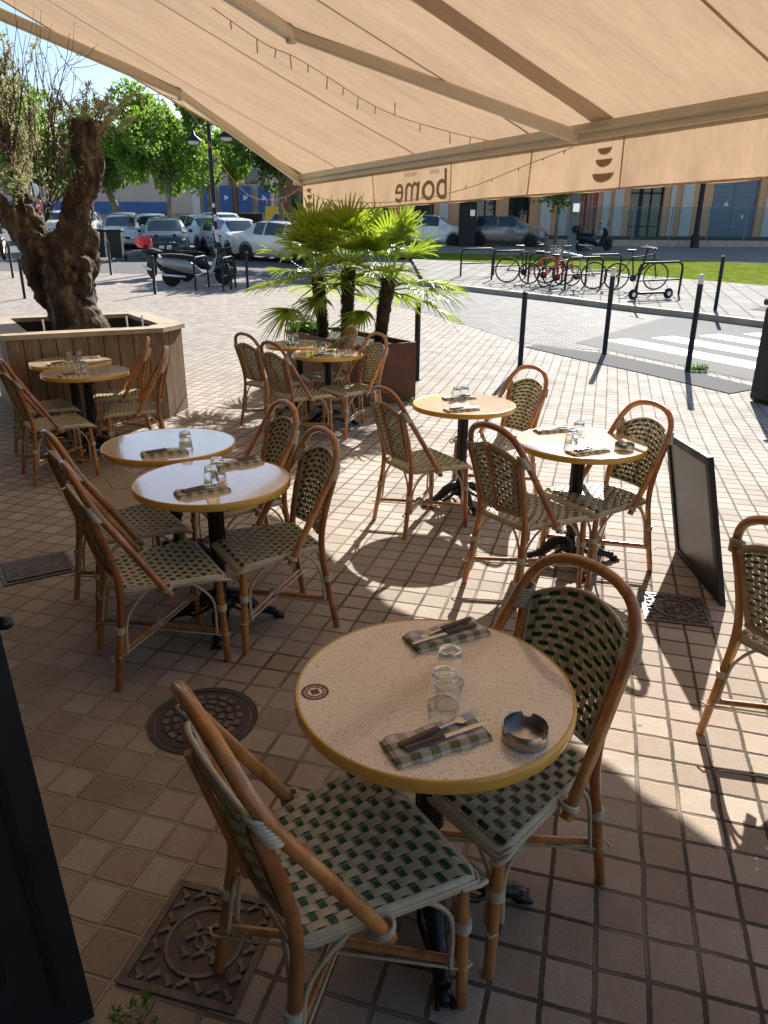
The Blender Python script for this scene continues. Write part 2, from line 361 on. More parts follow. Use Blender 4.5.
def m_glass(name, col=(1, 1, 1), rough=0.0, ior=1.45):
    m = mat(name); p = P(m); k = NT(m); p.inputs['Base Color'].default_value = (*col, 1); p.inputs['Transmission Weight'].default_value = 1
    p.inputs['IOR'].default_value = ior; k.set(p.inputs['Roughness'], k.maprange(k.noise(k.obj(), 6, 2), .3, .7, rough, rough + .03)); return m
def m_iron():
    m = mat('cast_iron_cover'); p = P(m); k = NT(m); co = k.obj()
    a = k.noise(co, 12, 5, .7); c = k.ramp(a, [(.3, (.045, .038, .032)), (.6, (.10, .08, .065)), (.8, (.19, .145, .11))]); sz = k.n('ShaderNodeSeparateXYZ'); k.t.links.new(co, sz.inputs[0]); c = k.mix(k.math('MULTIPLY', k.maprange(sz.outputs[2], .006, .0095), k.maprange(k.noise(co, 25, 3), .35, .6, .3, 1)), c, (.19, .148, .112)); k.set(p.inputs['Base Color'], c)
    p.inputs['Roughness'].default_value = .5; p.inputs['Metallic'].default_value = 0; p.inputs['Specular IOR Level'].default_value = .3; k.set(p.inputs['Normal'], k.bump(k.noise(co, 150, 3), .3, .002)); return m
def m_render_wall(name, col):
    m = mat(name); p = P(m); k = NT(m); co = k.obj()
    a = k.noise(co, .5, 6, .65); b = k.noise(co, 14, 3)
    k.set(p.inputs['Base Color'], k.mix(k.maprange(a, .35, .7, 0, .5), col, tuple(x * .72 for x in col))); p.inputs['Roughness'].default_value = .9; k.set(p.inputs['Normal'], k.bump(b, .3, .01)); return m

MT = dict(
    paving=m_paving(), setts=m_setts(), asphalt=m_asphalt('asphalt', (.13, .125, .118)), road=m_asphalt('worn_road', (.165, .158, .148)), track=m_asphalt('track_concrete', (.22, .21, .195)),
    concrete=m_asphalt('concrete_slab', (.30, .235, .175)), bikepave=m_slabs(), grass=m_grass(), kerb=simple('kerb_stone', (.46, .38, .29), .85, 0, .2, 3, .3),
    paint=simple('road_paint', (.62, .61, .58), .6, 0, .15, 4, .2), tactile=simple('tactile_grey', (.17, .166, .16), .95, 0, .15, 5, .6, 0, .03, 40),
    rattan=m_rattan(), cane=m_cane('pale_cane', (.66, .57, .38), (.84, .75, .55), .35), green=m_cane('green_cane', (.008, .07, .026), (.015, .11, .042), .12, .35),
    binding=m_cane('binding_strip', (.50, .43, .32), (.62, .55, .43), .1), piping=m_cane('cane_piping', (.52, .42, .27), (.64, .53, .36), .1, .4),
    panelback=simple('panel_cane', (.36, .24, .11), .5, 0, .25, 20),
    tabletop=m_table('speckled_top', (.82, .67, .49), (.34, .18, .09)), rim=simple('yellow_rim', (.72, .39, .06), .28, 0, .12, 6, 0, .4),
    iron=simple('black_cast_iron', (.012, .012, .013), .38, .3, .3, 12, .35, .2, bscale=60), black=simple('black_paint', (.012, .012, .013), .62, .0, .3, 10, .15),
    check=m_check(), steel=simple('brushed_steel', (.55, .53, .50), .25, 1, .1, 30), steel2=simple('ashtray_steel', (.48, .45, .41), .3, 1, .15, 12),
    handle=simple('wood_handle', (.10, .03, .014), .35, 0, .35, 25), glass=m_glass('tumbler_glass'),
    fabric=m_fabric('awning_fabric', (.51, .355, .23), .42), fabricdark=m_fabric('awning_overlap', (.50, .38, .28), .34), seam=m_fabric('seam_cloth', (.40, .29, .18), .35),
    print=m_fabric('printed_ink', (.20, .15, .09), .35), beigemetal=simple('beige_lacquer', (.66, .60, .47), .38, 0, .06, 4), wire=simple('light_string', (.50, .40, .26), .6, 0, .2, 10),
    cover=m_iron(), bark=m_bark('olive_bark', (.018, .013, .009), (.09, .064, .043), (.33, .265, .195)), palmbark=m_bark('palm_fibre', (.02, .011, .007), (.07, .04, .024), (.15, .095, .06), 26, .03, .6),
    planebark=m_bark('plane_bark', (.10, .085, .06), (.19, .165, .12), (.30, .27, .21), 5, .03), wood=m_wood(), rimwood=simple('planter_rim', (.36, .29, .20), .65, 0, .2, 6, .3), corten=simple('corten_steel', (.105, .036, .018), .7, .2, .45, 5, .3),
    soil=simple('potting_soil', (.035, .023, .015), .95, 0, .5, 12, 1, bdist=.03), palmleaf=m_leaf('palm_leaf', (.10, .20, .015), (.27, .36, .04), .45, .4), olive=m_leaf('olive_leaf', (.19, .21, .14), (.38, .39, .28), .35, .5),
    plane=m_leaf('plane_leaf', (.055, .14, .02), (.17, .28, .045), .48), planedark=m_leaf('dark_leaf', (.035, .09, .015), (.10, .18, .03), .42), weed=m_leaf('weed_leaf', (.05, .13, .015), (.12, .24, .03), .4),
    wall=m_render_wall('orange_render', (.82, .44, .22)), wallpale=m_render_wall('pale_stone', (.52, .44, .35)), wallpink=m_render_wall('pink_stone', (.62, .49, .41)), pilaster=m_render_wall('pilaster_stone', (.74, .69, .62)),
    brownwall=m_render_wall('brown_render', (.22, .13, .08)), plinth=m_render_wall('dark_plinth', (.10, .095, .09)), shutter=simple('grey_shutter', (.17, .21, .27), .5, .2, .1, 3), darkglass=simple('dark_glazing', (.02, .025, .03), .06, 0, .3, 2, 0, .5),
    blue=simple('blue_fascia', (.03, .11, .32), .5, 0, .2, 2), white=simple('white_plastic', (.75, .75, .73), .4, 0, .05, 3), red=simple('red_plastic', (.75, .02, .02), .35, 0, .1, 3, 0, .4),
    fenceglass=m_cane('teal_fence_glass', (.10, .19, .20), (.14, .24, .25), 0), rubber=simple('rubber', (.015, .015, .015), .8, 0, .2, 20), board=simple('chalk_surface', (.018, .018, .017), .32, 0, .15, 3),
    carglass=simple('car_glass', (.03, .045, .05), .03, 0, .2, 2, 0, 1), chrome=simple('chrome', (.7, .7, .7), .15, 1, .05, 4), lamp=simple('headlamp_glass', (.6, .6, .6), .1, .3, .1, 20, 0, 1), amber=simple('amber_glass', (.5, .18, .02), .2, 0, .1, 5), yellow=simple('yellow_paint', (.7, .55, .05), .4, 0, .1, 4),
    emblem=simple('brown_print', (.17, .04, .02), .5, 0, .2, 20), roof=simple('metal_roof', (.2, .2, .2), .6, 0, .2, 4))
def car_paint(name, c, metal=.4): return simple(name, c, .25, metal, .03, 3, 0, 1)
# glass of the street fence: mostly clear
_m = MT['fenceglass']; _k = NT(_m); _t = _k.n('ShaderNodeBsdfTransparent'); _t.inputs[0].default_value = (.90, .96, .97, 1); _mx = _k.n('ShaderNodeMixShader'); _mx.inputs[0].default_value = .9
_out = _k.t.nodes['Material Output']; _src = _out.inputs[0].links[0].from_socket; _k.t.links.new(_src, _mx.inputs[1]); _k.t.links.new(_t.outputs[0], _mx.inputs[2]); _k.t.links.new(_mx.outputs[0], _out.inputs[0])

# ------------------------------------------------------------------ the ground
def sheet(name, poly, off, mt, kind='structure', step=1.0):
    """flat polygon laid over the ground, subdivided so that it follows its slope"""
    import bmesh
    bm = bmesh.new(); vs = [bm.verts.new((x, y, 0)) for x, y in poly]; bm.faces.new(vs)
    ys = [p[1] for p in poly]; y = math.floor(min(ys) / step) * step + step
    cuts = []
    while y < max(ys):
        cuts.append(y); y += step if y < 10 else 60
    cuts += [58.0] if min(ys) < 58 < max(ys) else []
    for c in cuts:
        bmesh.ops.bisect_plane(bm, geom=bm.verts[:] + bm.edges[:] + bm.faces[:], plane_co=(0, c, 0), plane_no=(0, 1, 0))
    for v in bm.verts: v.co.z = gz(v.co.y) + off
    bmesh.ops.recalc_face_normals(bm, faces=bm.faces)
    me = bpy.data.meshes.new(name); bm.to_mesh(me); bm.free(); me.materials.append(mt)
    for q in me.polygons:
        if q.normal.z < 0: q.flip()
    o = bpy.data.objects.new(name, me); link(o)
    if kind: o['kind'] = kind
    return o
g = MB(); ys = [-300, -20, -2] + [i * .25 + 1 for i in range(0, 41)] + [14, 20, 30, 40, 50, 58, 62, 90, 200, 480]; xs = [-400, -60, -20, -8, -3, 0, 3, 8, 20, 60, 400]
g.add([(x, y, gz(y)) for y in ys for x in xs], [(j * len(xs) + i, j * len(xs) + i + 1, (j + 1) * len(xs) + i + 1, (j + 1) * len(xs) + i) for j in range(len(ys) - 1) for i in range(len(xs) - 1)])
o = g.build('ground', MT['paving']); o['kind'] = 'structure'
sheet('road', [(1.0, 15.5), (1.75, 13.7), (2.3, 12.3), (3.0, 11.9), (3.6, 11.65), (4.4, 10.4), (5.05, 9.35), (7.6, 5.2), (15, -5), (22, 0), (8.6, 12.2), (7.35, 14.12), (6.48, 15.22), (5.37, 16.34), (4.17, 17.8), (2.93, 19.12), (1.08, 21.1), (-2, 24), (-3.2, 22.6)], .004, MT['setts'])
sheet('crossing_asphalt', [(3.2, 12.35), (3.6, 11.75), (4.4, 10.5), (5.05, 9.45), (7.6, 5.3), (15, -4.9), (21.9, 0), (8.5, 12.2), (7.3, 14.0), (6.0, 15.6)], .008, MT['road'])
def zeb(a, b, c, d_): sheet('zebra_stripe', [a, b, c, d_], .012, MT['paint'])
# painted stripes run along the street
kd = Vector((.56, -.83)); kn = Vector((.83, .56))
for i, (s0, off) in enumerate([(.1, .55), (.5, 1.45), (.95, 2.35), (1.4, 3.2)]):
    base = Vector((3.25, 12.35)) + kn * off + kd * s0 * .7
    a = base; b = base + kn * .48 + kd * .1; L = 11
    zeb(a[:], (a + kd * L)[:], (b + kd * L)[:], b[:])
sheet('tactile_paving', [(2.27, 11.98), (2.5, 12.1), (3.0, 11.75), (3.45, 11.45), (4.22, 10.3), (4.84, 9.25), (4.3, 8.94), (3.56, 10.1), (2.93, 10.97)], .010, MT['tactile'])
sheet('parking_asphalt', [(-60, 24.5), (-12, 24.5), (-7, 23.8), (-3.5, 23.2), (-2, 24), (-.5, 26), (2, 31), (2, 58), (-60, 58)], .004, MT['asphalt'])
sheet('bike_island', [(1.08, 21.23), (2.93, 19.23), (4.17, 17.91), (5.37, 16.44), (6.48, 15.32), (7.35, 14.22), (8.6, 12.3), (22, 0.1), (34, 3), (10.44, 20.57), (5.87, 25.56), (3.08, 28.15), (1.0, 29.5)], .11, MT['bikepave'])
sheet('tactile_paving', [(7.7, 15.8), (8.3, 16.3), (9.6, 14.6), (9.0, 14.1)], .114, MT['tactile'])
sheet('lawn', [(3.08, 28.15), (5.87, 25.56), (10.44, 20.57), (34, 3), (44, 3), (14.3, 28.6), (9.0, 31.5), (4.2, 33.0), (.8, 34), (.2, 31)], .09, MT['grass'])
sheet('far_carriageway', [(.8, 34.1), (4.2, 33.1), (9.0, 31.6), (14.3, 28.7), (44, 3.1), (70, 20), (25, 40.8), (2, 40.8), (2, 58), (1.9, 58)], .02, MT['track'])
def kerb(name, pts, wd, h):
    b = MB(); P_ = [Vector(p) for p in pts]
    for i in range(len(P_) - 1):
        n = max(1, int((P_[i + 1] - P_[i]).length / 1.0))
        for j in range(n):
            a = P_[i].lerp(P_[i + 1], j / n); c = P_[i].lerp(P_[i + 1], (j + .985) / n); dr = (c - a).normalized(); nn = Vector((-dr.y, dr.x)) * wd / 2
            vs = []
            for q, sgn in ((a, -1), (c, -1), (c, 1), (a, 1)): vs.append((q.x + nn.x * sgn, q.y + nn.y * sgn, gz(q.y) - .05))
            vs += [(x, y, z + .05 + h) for x, y, z in vs]
            b.add(vs, [(3, 2, 1, 0), (4, 5, 6, 7), (0, 1, 5, 4), (1, 2, 6, 5), (2, 3, 7, 6), (3, 0, 4, 7)], False)
    o = b.build(name, MT['kerb']); o['kind'] = 'structure'; return o
kerb('kerb', [(-1.5, 23.4), (1.08, 21.13), (2.93, 19.13), (4.17, 17.81), (5.37, 16.34), (6.48, 15.22), (7.35, 14.12), (8.6, 12.2), (22, 0)], .22, .115)
kerb('kerb', [(.8, 34.05), (4.2, 33.05), (9.0, 31.55), (14.3, 28.65), (44, 3.05)], .15, .10)
kerb('kerb', [(5, 40.9), (12, 40.9), (30, 40.9)], .5, .32)

# ------------------------------------------------------------------ drain covers set in the paving
def cover(name, c, hx, hy, rz, label, round_=False, mode='chevron'):
    t = thing(name, (c[0], c[1], 0), rz, label, 'drain cover' if mode != 'manhole' else 'manhole cover')
    fr = MB(); fr.smooth = False
    if round_:
        fr.lathe([(hx - .025, -.01), (hx - .025, .005), (hx, .006), (hx, -.02)], 48, caps=False)
        fr.build('frame', MT['cover'], t); b = MB(); b.smooth = False
        b.lathe([(0.0001, .004), (hx - .03, .004), (hx - .03, -.02)], 48)
        for r_ in (.05, .085, .12, .155, .185):
            if r_ < hx - .04:
                n = int(r_ * 120)
                for i in range(n):
                    a = i / n * 6.283 + r_ * 7; a2 = a + 6.283 / n * .72
                    pts = [(r_ * math.cos(q), r_ * math.sin(q)) for q in (a, (a + a2) / 2, a2)] + [((r_ - .024) * math.cos(q), (r_ - .024) * math.sin(q)) for q in (a2, (a + a2) / 2, a)]
                    b.prism(pts, .003, .010)
        b.prism([(-.012, -.03), (.03, 0), (-.012, .03)], .003, .011)
        b.build('lid', MT['cover'], t); return t
    fr.box((0, -hy + .01, .002), (hx * 2, .02, .012)).box((0, hy - .01, .002), (hx * 2, .02, .012)).box((-hx + .01, 0, .0025), (.02, hy * 2 - .04, .011)).box((hx - .01, 0, .0025), (.02, hy * 2 - .04, .011))
    fr.build('frame', MT['cover'], t)
    b = MB(); b.smooth = False
    if mode == 'grate':
        b.box((0, 0, -.004), (hx * 2 - .04, hy * 2 - .04, .012))
        b2 = MB(); n = 10
        for i in range(n): b2.box((0, lerp(-hy + .045, hy - .045, i / (n - 1)), .006), (hx * 2 - .05, .018, .014))
        b.build('pit', MT['black'], t); b2.build('grate_bars', MT['cover'], t)
    else:
        b.box((0, 0, -.003), (hx * 2 - .046, hy * 2 - .046, .012))
        rr = min(hx, hy) * .62
        nx, ny = int(hx * 2 / .042), int(hy * 2 / .042)
        for i in range(nx):
            for j in range(ny):
                x = -hx + .04 + i * (2 * hx - .08) / (nx - 1); y = -hy + .04 + j * (2 * hy - .08) / (ny - 1); r = math.hypot(x, y)
                if abs(r - rr) < .02: continue
                sgn = 1 if (i + j) % 2 else -1
                b.box((x, y, .005), (.028, .010, .012), R(45 * sgn)); b.box((x + .010, y + .010 * sgn, .0048), (.010, .018, .0115), R(45 * sgn))
        b.lathe([(rr - .007, .003), (rr - .005, .009), (rr + .005, .009), (rr + .007, .003)], 48, caps=False); b.lathe([(.018, .003), (.02, .0085), (.028, .0085), (.03, .003)], 24, caps=False)
        b.build('lid', MT['cover'], t)
    return t
cover('manhole_cover', (-.715, 2.41), .215, .215, 0, 'round patterned iron manhole cover in the shaded paving beyond the front left chair', True, 'manhole')
cover('access_cover', (-.478, 1.43), .165, .165, R(-14), 'square chevron patterned iron cover under the front left chair')
cover('access_cover', (1.53, 3.375), .165, .165, R(-14), 'square iron cover lying in the shadow of the black board')
cover('drain_grate', (-2.03, 3.83), .19, .17, R(33), 'slotted iron drain grate in the paving left of the middle tables', False, 'grate')
# concrete access slabs beside the grate
sl_ = MB(); sl_.smooth = False
for (n0, d0, wn, wd) in ((.62, 5.05, .56, .5), (.62, 5.58, .36, .34), (.99, 5.58, .2, .34), (.62, 5.95, .56, .3), (.62, 6.28, .56, .3)):
    a = gd(n0, d0); b_ = gd(n0 + wn, d0); c_ = gd(n0 + wn, d0 + wd); e_ = gd(n0, d0 + wd); sl_.prism([a[:2], b_[:2], c_[:2], e_[:2]][::1], -.01, .005)
tag(sl_.build('concrete_slabs', MT['concrete']), kind='structure')
cover('access_cover', (-1.78, 14.94 - .0), .3, .3, 0, 'dark iron cover far out on the pale square behind the palms')
bpy.data.objects[-1]
for o_ in bpy.data.objects:
    if o_.get('label', '').startswith('dark iron cover far'): o_.location.z = gz(14.94) + .006; o_.rotation_euler = (GS, 0, 0)
for (cx, cy) in ((-1.63, 4.55),):
    for q in (0, 1):
        b = MB(); b.lathe([(.018, 0), (.018, .008), (.0001, .008)], 14, (cx + q * .02, cy - q * .04, .004)); tag(b.build('lifting_stud', MT['black']), ['upper', 'lower'][q] + ' of the two small dark studs in the concrete slab', 'stud', 'studs in the concrete slab')

# ------------------------------------------------------------------ rattan bistro chair
def ssurf(u, v):      # woven seat: u -1..1 across, v 0 rear .. 1 front
    y = lerp(-.170, .247, v); hw = lerp(.163, .228, v); z = .449 - .012 * (1 - u * u) * math.sin(math.pi * v) - (.02 * max(0, (v - .93) / .07) ** 2)
    return Vector((u * hw, y, z))
def bsurf(u, v):      # woven back
    z = lerp(.492, .80 + .06 * (1 - u * u), v); hw = lerp(.138, .170, min(1, (z - .49) / .31))
    y = -.163 - (z - .45) * .27 - .022 * (1 - u * u) * .9
    return Vector((u * hw, y, z))
def weave(S, nb, ng, bw, gw, cw, amp, flip=1):
    wp, gr = MB(), MB(); e = 1e-3
    def fr(u, v):
        p = S(u, v); du = (S(min(1, u + e), v) - S(max(-1, u - e), v)).normalized(); dv = (S(u, min(1, v + e)) - S(u, max(0, v - e))).normalized(); n_ = du.cross(dv).normalized() * flip
        return p, du, dv, n_
    for i in range(nb):
        uc = lerp(-1, 1, (i + .5) / nb)
        for q in range(4):
            u = uc + (q - 1.5) / 4 * 2 / nb * bw; pts = []; ws = []
            n = ng * 4
            for k in range(n + 1):
                v = k / n; p, du, dv, n_ = fr(u, v); ph = v * ng - .5
                h = amp * max(-1, min(1, 5 * math.cos(math.pi * ph))) * (1 if i % 2 else -1); pts.append(p + n_ * h); ws.append(du)
            wd = (S(uc + 1 / nb, .5) - S(uc - 1 / nb, .5)).length * bw / 4 * .92
            wp.strip(pts, ws if flip > 0 else [-x for x in ws], wd, .0022)
    for j in range(ng):
        v = (j + .5) / ng; pts = []; ws = []; n = nb * 4
        for k in range(n + 1):
            u = lerp(-1, 1, k / n); p, du, dv, n_ = fr(u, v); ph = (u + 1) / 2 * nb - .5
            h = amp * max(-1, min(1, 5 * math.cos(math.pi * ph))) * (1 if j % 2 == 0 else -1); pts.append(p + n_ * h); ws.append(dv)
        gr.strip(pts, [-x for x in ws] if flip > 0 else ws, gw, .003)
        for dq in (.33, .5, .67):
            v2 = (j + .5 + dq) / ng
            if v2 > .995: continue
            pts = []; ws = []
            for k in range(nb * 2 + 1):
                u = lerp(-1, 1, k / (nb * 2)); p, du, dv, n_ = fr(u, v2); pts.append(p - n_ * .0022); ws.append(dv)
            wp.strip(pts, [-x for x in ws] if flip > 0 else ws, cw, .0018)
    return wp, gr
def merge(a, b):
    a.cur = 1; a.add(b.v, b.f); a.cur = 0; return a
def nodes_r(pts, r0, every=4, k=1.10): return [r0 * (k if i % every == 2 else 1) for i in range(len(pts))]
def make_chair(name, label):
    t = thing(name, (0, 0, 0), 0, label, 'chair', 'rattan bistro chairs')
    ra, cn, bi = MT['rattan'], MT['cane'], MT['binding']
    wp, gr = weave(ssurf, 15, 13, .86, .0150, .0052, .0024)
    gr_o = merge(wp, gr); st = gr_o.build('seat', [cn, MT['green']], t)
    # seat rail and piping
    loop = []
    cs = [(-.163, -.172), (.163, -.172), (.228, .247), (-.228, .247)]
    for i in range(4):
        a = Vector(cs[i]); b = Vector(cs[(i + 1) % 4]); pv = Vector(cs[i - 1]); d1 = (b - a).normalized(); d0 = (pv - a).normalized(); rr = .03
        loop += [a + d0 * rr, a + d0 * rr * .35 + d1 * rr * .35 * .6, a + d1 * rr]
        for q in (.25, .5, .75): loop.append(a.lerp(b, q))
    zz = lambda p: .436 - (.012 if p.y > .23 else 0)
    b = MB(); b.tube([(p.x, p.y, zz(p)) for p in loop], .0125, 8, closed=True); b.build('seat_rail', cn, t)
    b = MB()
    for dr, dz in ((.013, -.004), (.011, -.014)):
        b.tube([(p.x * (1 + dr / .2), p.y * 1 + (dr if p.y > .0 else -dr) * (1 if abs(p.y) > .15 else 0), zz(p) + dz) for p in loop], .0052, 6, closed=True)
    # little scrolled ends of the piping at the front corners
    for sx in (-1, 1):
        b.tube([(sx * .236, .20, .425), (sx * .246, .245, .423), (sx * .240, .268, .416), (sx * .226, .272, .404), (sx * .212, .262, .40)], .0062, 6)
    b.build('piping', MT['piping'], t)
    # back
    wp, gr = weave(bsurf, 12, 14, .78, .0130, .0030, .0022, -1)
    merge(wp, gr).build('backrest', [cn, MT['green']], t)
    fr = MB(); out = [bsurf(-1, v / 8) for v in range(9)] + [bsurf(u / 6, 1) for u in range(-5, 7)] + [bsurf(1, 1 - v / 8) for v in range(1, 9)] + [bsurf(-u / 6, 0) for u in range(-5, 6)]
    fr.tube(out, .0075, 6, closed=True); fr.build('back_edging', MT['piping'], t)
    fr = MB()
    for cdx in (-1, 1):
        fr.strip([bsurf(cdx * .90, v / 8) + Vector((0, -.010, 0)) for v in range(9)], Vector((1, 0, 0)), .026, .008)
    fr.strip([bsurf(u / 6, .965) + Vector((0, -.011, 0)) for u in range(-6, 7)], Vector((0, 0, 1)), .022, .008)
    fr.strip([bsurf(u / 6, .03) + Vector((0, -.011, 0)) for u in range(-6, 7)], Vector((0, 0, 1)), .026, .008)
    fr.build('back_frame', MT['panelback'], t)
    fr = MB(); fr.tube([bsurf(0, v / 6) + Vector((0, -.016, 0)) for v in range(7)], .0095, 8); fr.build('back_post', ra, t)
    # hoop
    half = [(.231, .012, .40), (.229, -.012, .44), (.223, -.075, .545), (.214, -.150, .668), (.203, -.222, .785), (.186, -.255, .852), (.148, -.276, .908), (.085, -.287, .940), (0, -.291, .951)]
    pts = bez([(-x, y, z) for x, y, z in half] + [(x, y, z) for x, y, z in half[-2::-1]], 5)
    b = MB(); b.tube(pts, [.0162 * (1.08 if i % 13 == 6 else 1) for i in range(len(pts))], 12); b.build('hoop', ra, t)
    # legs
    for sx in (-1, 1):
        p = [Vector((sx * .212, .240, 0)).lerp(Vector((sx * .207, .226, .437)), k / 10) for k in range(11)]
        b = MB(); b.tube(p, [.0155 if k not in (3, 7) else .0172 for k in range(11)], 10); b.build('leg', ra, t)
        p = bez([(sx * .201, -.238, 0), (sx * .186, -.203, .22), (sx * .172, -.178, .44), (sx * .172, -.200, .60), (sx * .182, -.238, .74), (sx * .190, -.252, .80)], 4)
        b = MB(); b.tube(p, [.0155 if k not in (5, 13) else .0172 for k in range(len(p))], 10); b.build('leg', ra, t)
        # shoulder binding
        b = MB()
        for k in range(7):
            z = .772 + k * .0085; yy = -.222 - (z - .772) * .42; c = Vector((sx * (.198 - (z - .77) * .25), yy - .008, z))
            ring = [c + Vector((math.cos(q) * .0265 * (1 - k * .02), math.sin(q) * .021, -math.sin(q) * .006)) for q in [i * math.pi / 6 for i in range(12)]]
            b.tube(ring, .0052, 6, closed=True)
        b.build('binding', bi, t)
        # bindings at hoop end and leg bands
        for (x, y, z) in ((sx * .210, .232, .275), (sx * .1835, -.199, .27)):
            b = MB(); b.lathe([(.0155, -.0145), (.0205, -.014), (.0208, 0), (.0205, .014), (.0155, .0145)], 14, (x, y, z)); b.build('band', bi, t)
        b = MB(); ring = [Vector((sx * .226, -.002, .436)) + Vector((math.cos(q) * .0215, math.sin(q) * .021, math.sin(q) * .009)) for q in [i * math.pi / 6 for i in range(12)]]
        b.tube(ring, .005, 6, closed=True); b.tube([q + Vector((0, 0, -.009)) for q in ring], .0048, 6, closed=True); b.build('binding', bi, t)
        # curved braces from each leg up to the rails
        for (lx, ly, pth) in ((sx * .210, .233, [(sx * .209, .20, .155), (sx * .207, .203, .27), (sx * .205, .19, .33), (sx * .208, .145, .39), (sx * .208, .10, .425)]),
                              (sx * .210, .233, [(sx * .185, .236, .155), (sx * .186, .235, .27), (sx * .175, .232, .33), (sx * .14, .236, .385), (sx * .10, .238, .42)]),
                              (sx * .19, -.21, [(sx * .187, -.182, .155), (sx * .180, -.172, .27), (sx * .180, -.155, .33), (sx * .188, -.115, .39), (sx * .193, -.07, .425)]),
                              (sx * .19, -.21, [(sx * .17, -.213, .155), (sx * .163, -.197, .27), (sx * .150, -.188, .33), (sx * .115, -.18, .385), (sx * .08, -.176, .422)])):
            b = MB(); b.tube(bez(pth, 3), .0065, 6); b.build('brace', MT['piping'], t)
    # crossed stretchers
    for s_, z in ((1, .153), (-1, .165)):
        b = MB(); b.tube([(-s_ * .190, -.222, z), (0, .005, z + .002), (s_ * .208, .232, z)], .0115, 10); b.build('stretcher', ra, t)
        b = MB(); b.tube([(-s_ * .215, -.245, z - .012), (-s_ * .19, -.25, z - .012), (s_ * .225, .235, z - .012), (s_ * .222, .255, z - .012), (s_ * .2, .252, z - .012)], .0042, 6); b.tube([(-s_ * .21, -.22, z - .01), (0, .02, z - .012), (s_ * .19, .235, z - .01)], .0042, 6); b.build('stretcher_wrap', MT['piping'], t)
    b = MB()
    for k in range(4):
        q0 = [Vector((math.cos(q) * .02, (k - 1.5) * .008 + .002, .160 + math.sin(q) * .022)) for q in [i * math.pi / 5 for i in range(10)]]
        b.tube(q0, .0045, 6, closed=True)
    b.build('binding', bi, t)
    return t
chair0 = make_chair('bistro_chair', 'rattan bistro chair at the front left, seen from behind, pushed under the nearest table')
CHAIRS = [
    ((-.115, 1.311), -57.1, None), ((.343, 1.656), 127.1, 'rattan bistro chair right of the nearest table, its woven back facing the viewer'),
    ((-1.021, 2.90), -58.7, 'nearer of the two overlapping chairs left of the middle left tables'), ((-1.331, 3.433), -53.6, 'farther of the two overlapping chairs left of the middle left tables'),
    ((-.537, 3.223), 120.2, 'chair right of the nearer middle left table, its whole woven seat in shade'), ((-.80, 3.86), 121.3, 'chair right of the farther middle left table, mostly its back showing'),
    ((.765, 3.646), -55.7, 'chair seen from behind with split back panel, left of the table by the chalkboard'), ((1.264, 3.936), 115.9, 'sunlit chair beside the black chalkboard, right of the table in the sun'),
    ((.238, 4.612), -59.8, 'chair left of the small sunlit table in the centre, its shadow on the paving'), ((.845, 5.20), 122.3, 'sunlit chair with green woven back behind the small central table'),
    ((-.835, 6.845), -47, 'nearer left chair at the far centre tables, in front of the palms'), ((-1.185, 7.402), -44, 'farther left chair at the far centre tables, standing out alone at the left'),
    ((-.305, 7.167), 125.3, 'chair right of the far centre table, its back against the rusty planter'), ((-.614, 7.80), 108, 'farthest chair between the palm trunks and the far centre tables'),
    ((-2.659, 5.649), -52.5, 'nearest chair at the left edge, beside the two tables at the wooden planter'), ((-3.02, 6.25), -55, 'chair at the left edge half hidden behind another, next to the wooden planter'),
    ((-2.168, 6.22), 108, 'shaded chair right of the nearer table at the wooden planter'), ((-2.50, 6.80), 110, 'chair with sunlit top against the boards of the wooden planter'),
    ((1.545, 2.28), -62, 'chair cut off by the right edge of the photo, seen from behind')]
for i, (p, a, lb) in enumerate(CHAIRS):
    loc = (p[0], p[1], gz(p[1]))
    if i == 0: chair0.location = loc; chair0.rotation_euler = (0, 0, R(a)); CH[chair0.name] = None; CH.pop(chair0.name)
    else: dup(chair0, loc, R(a), lb)

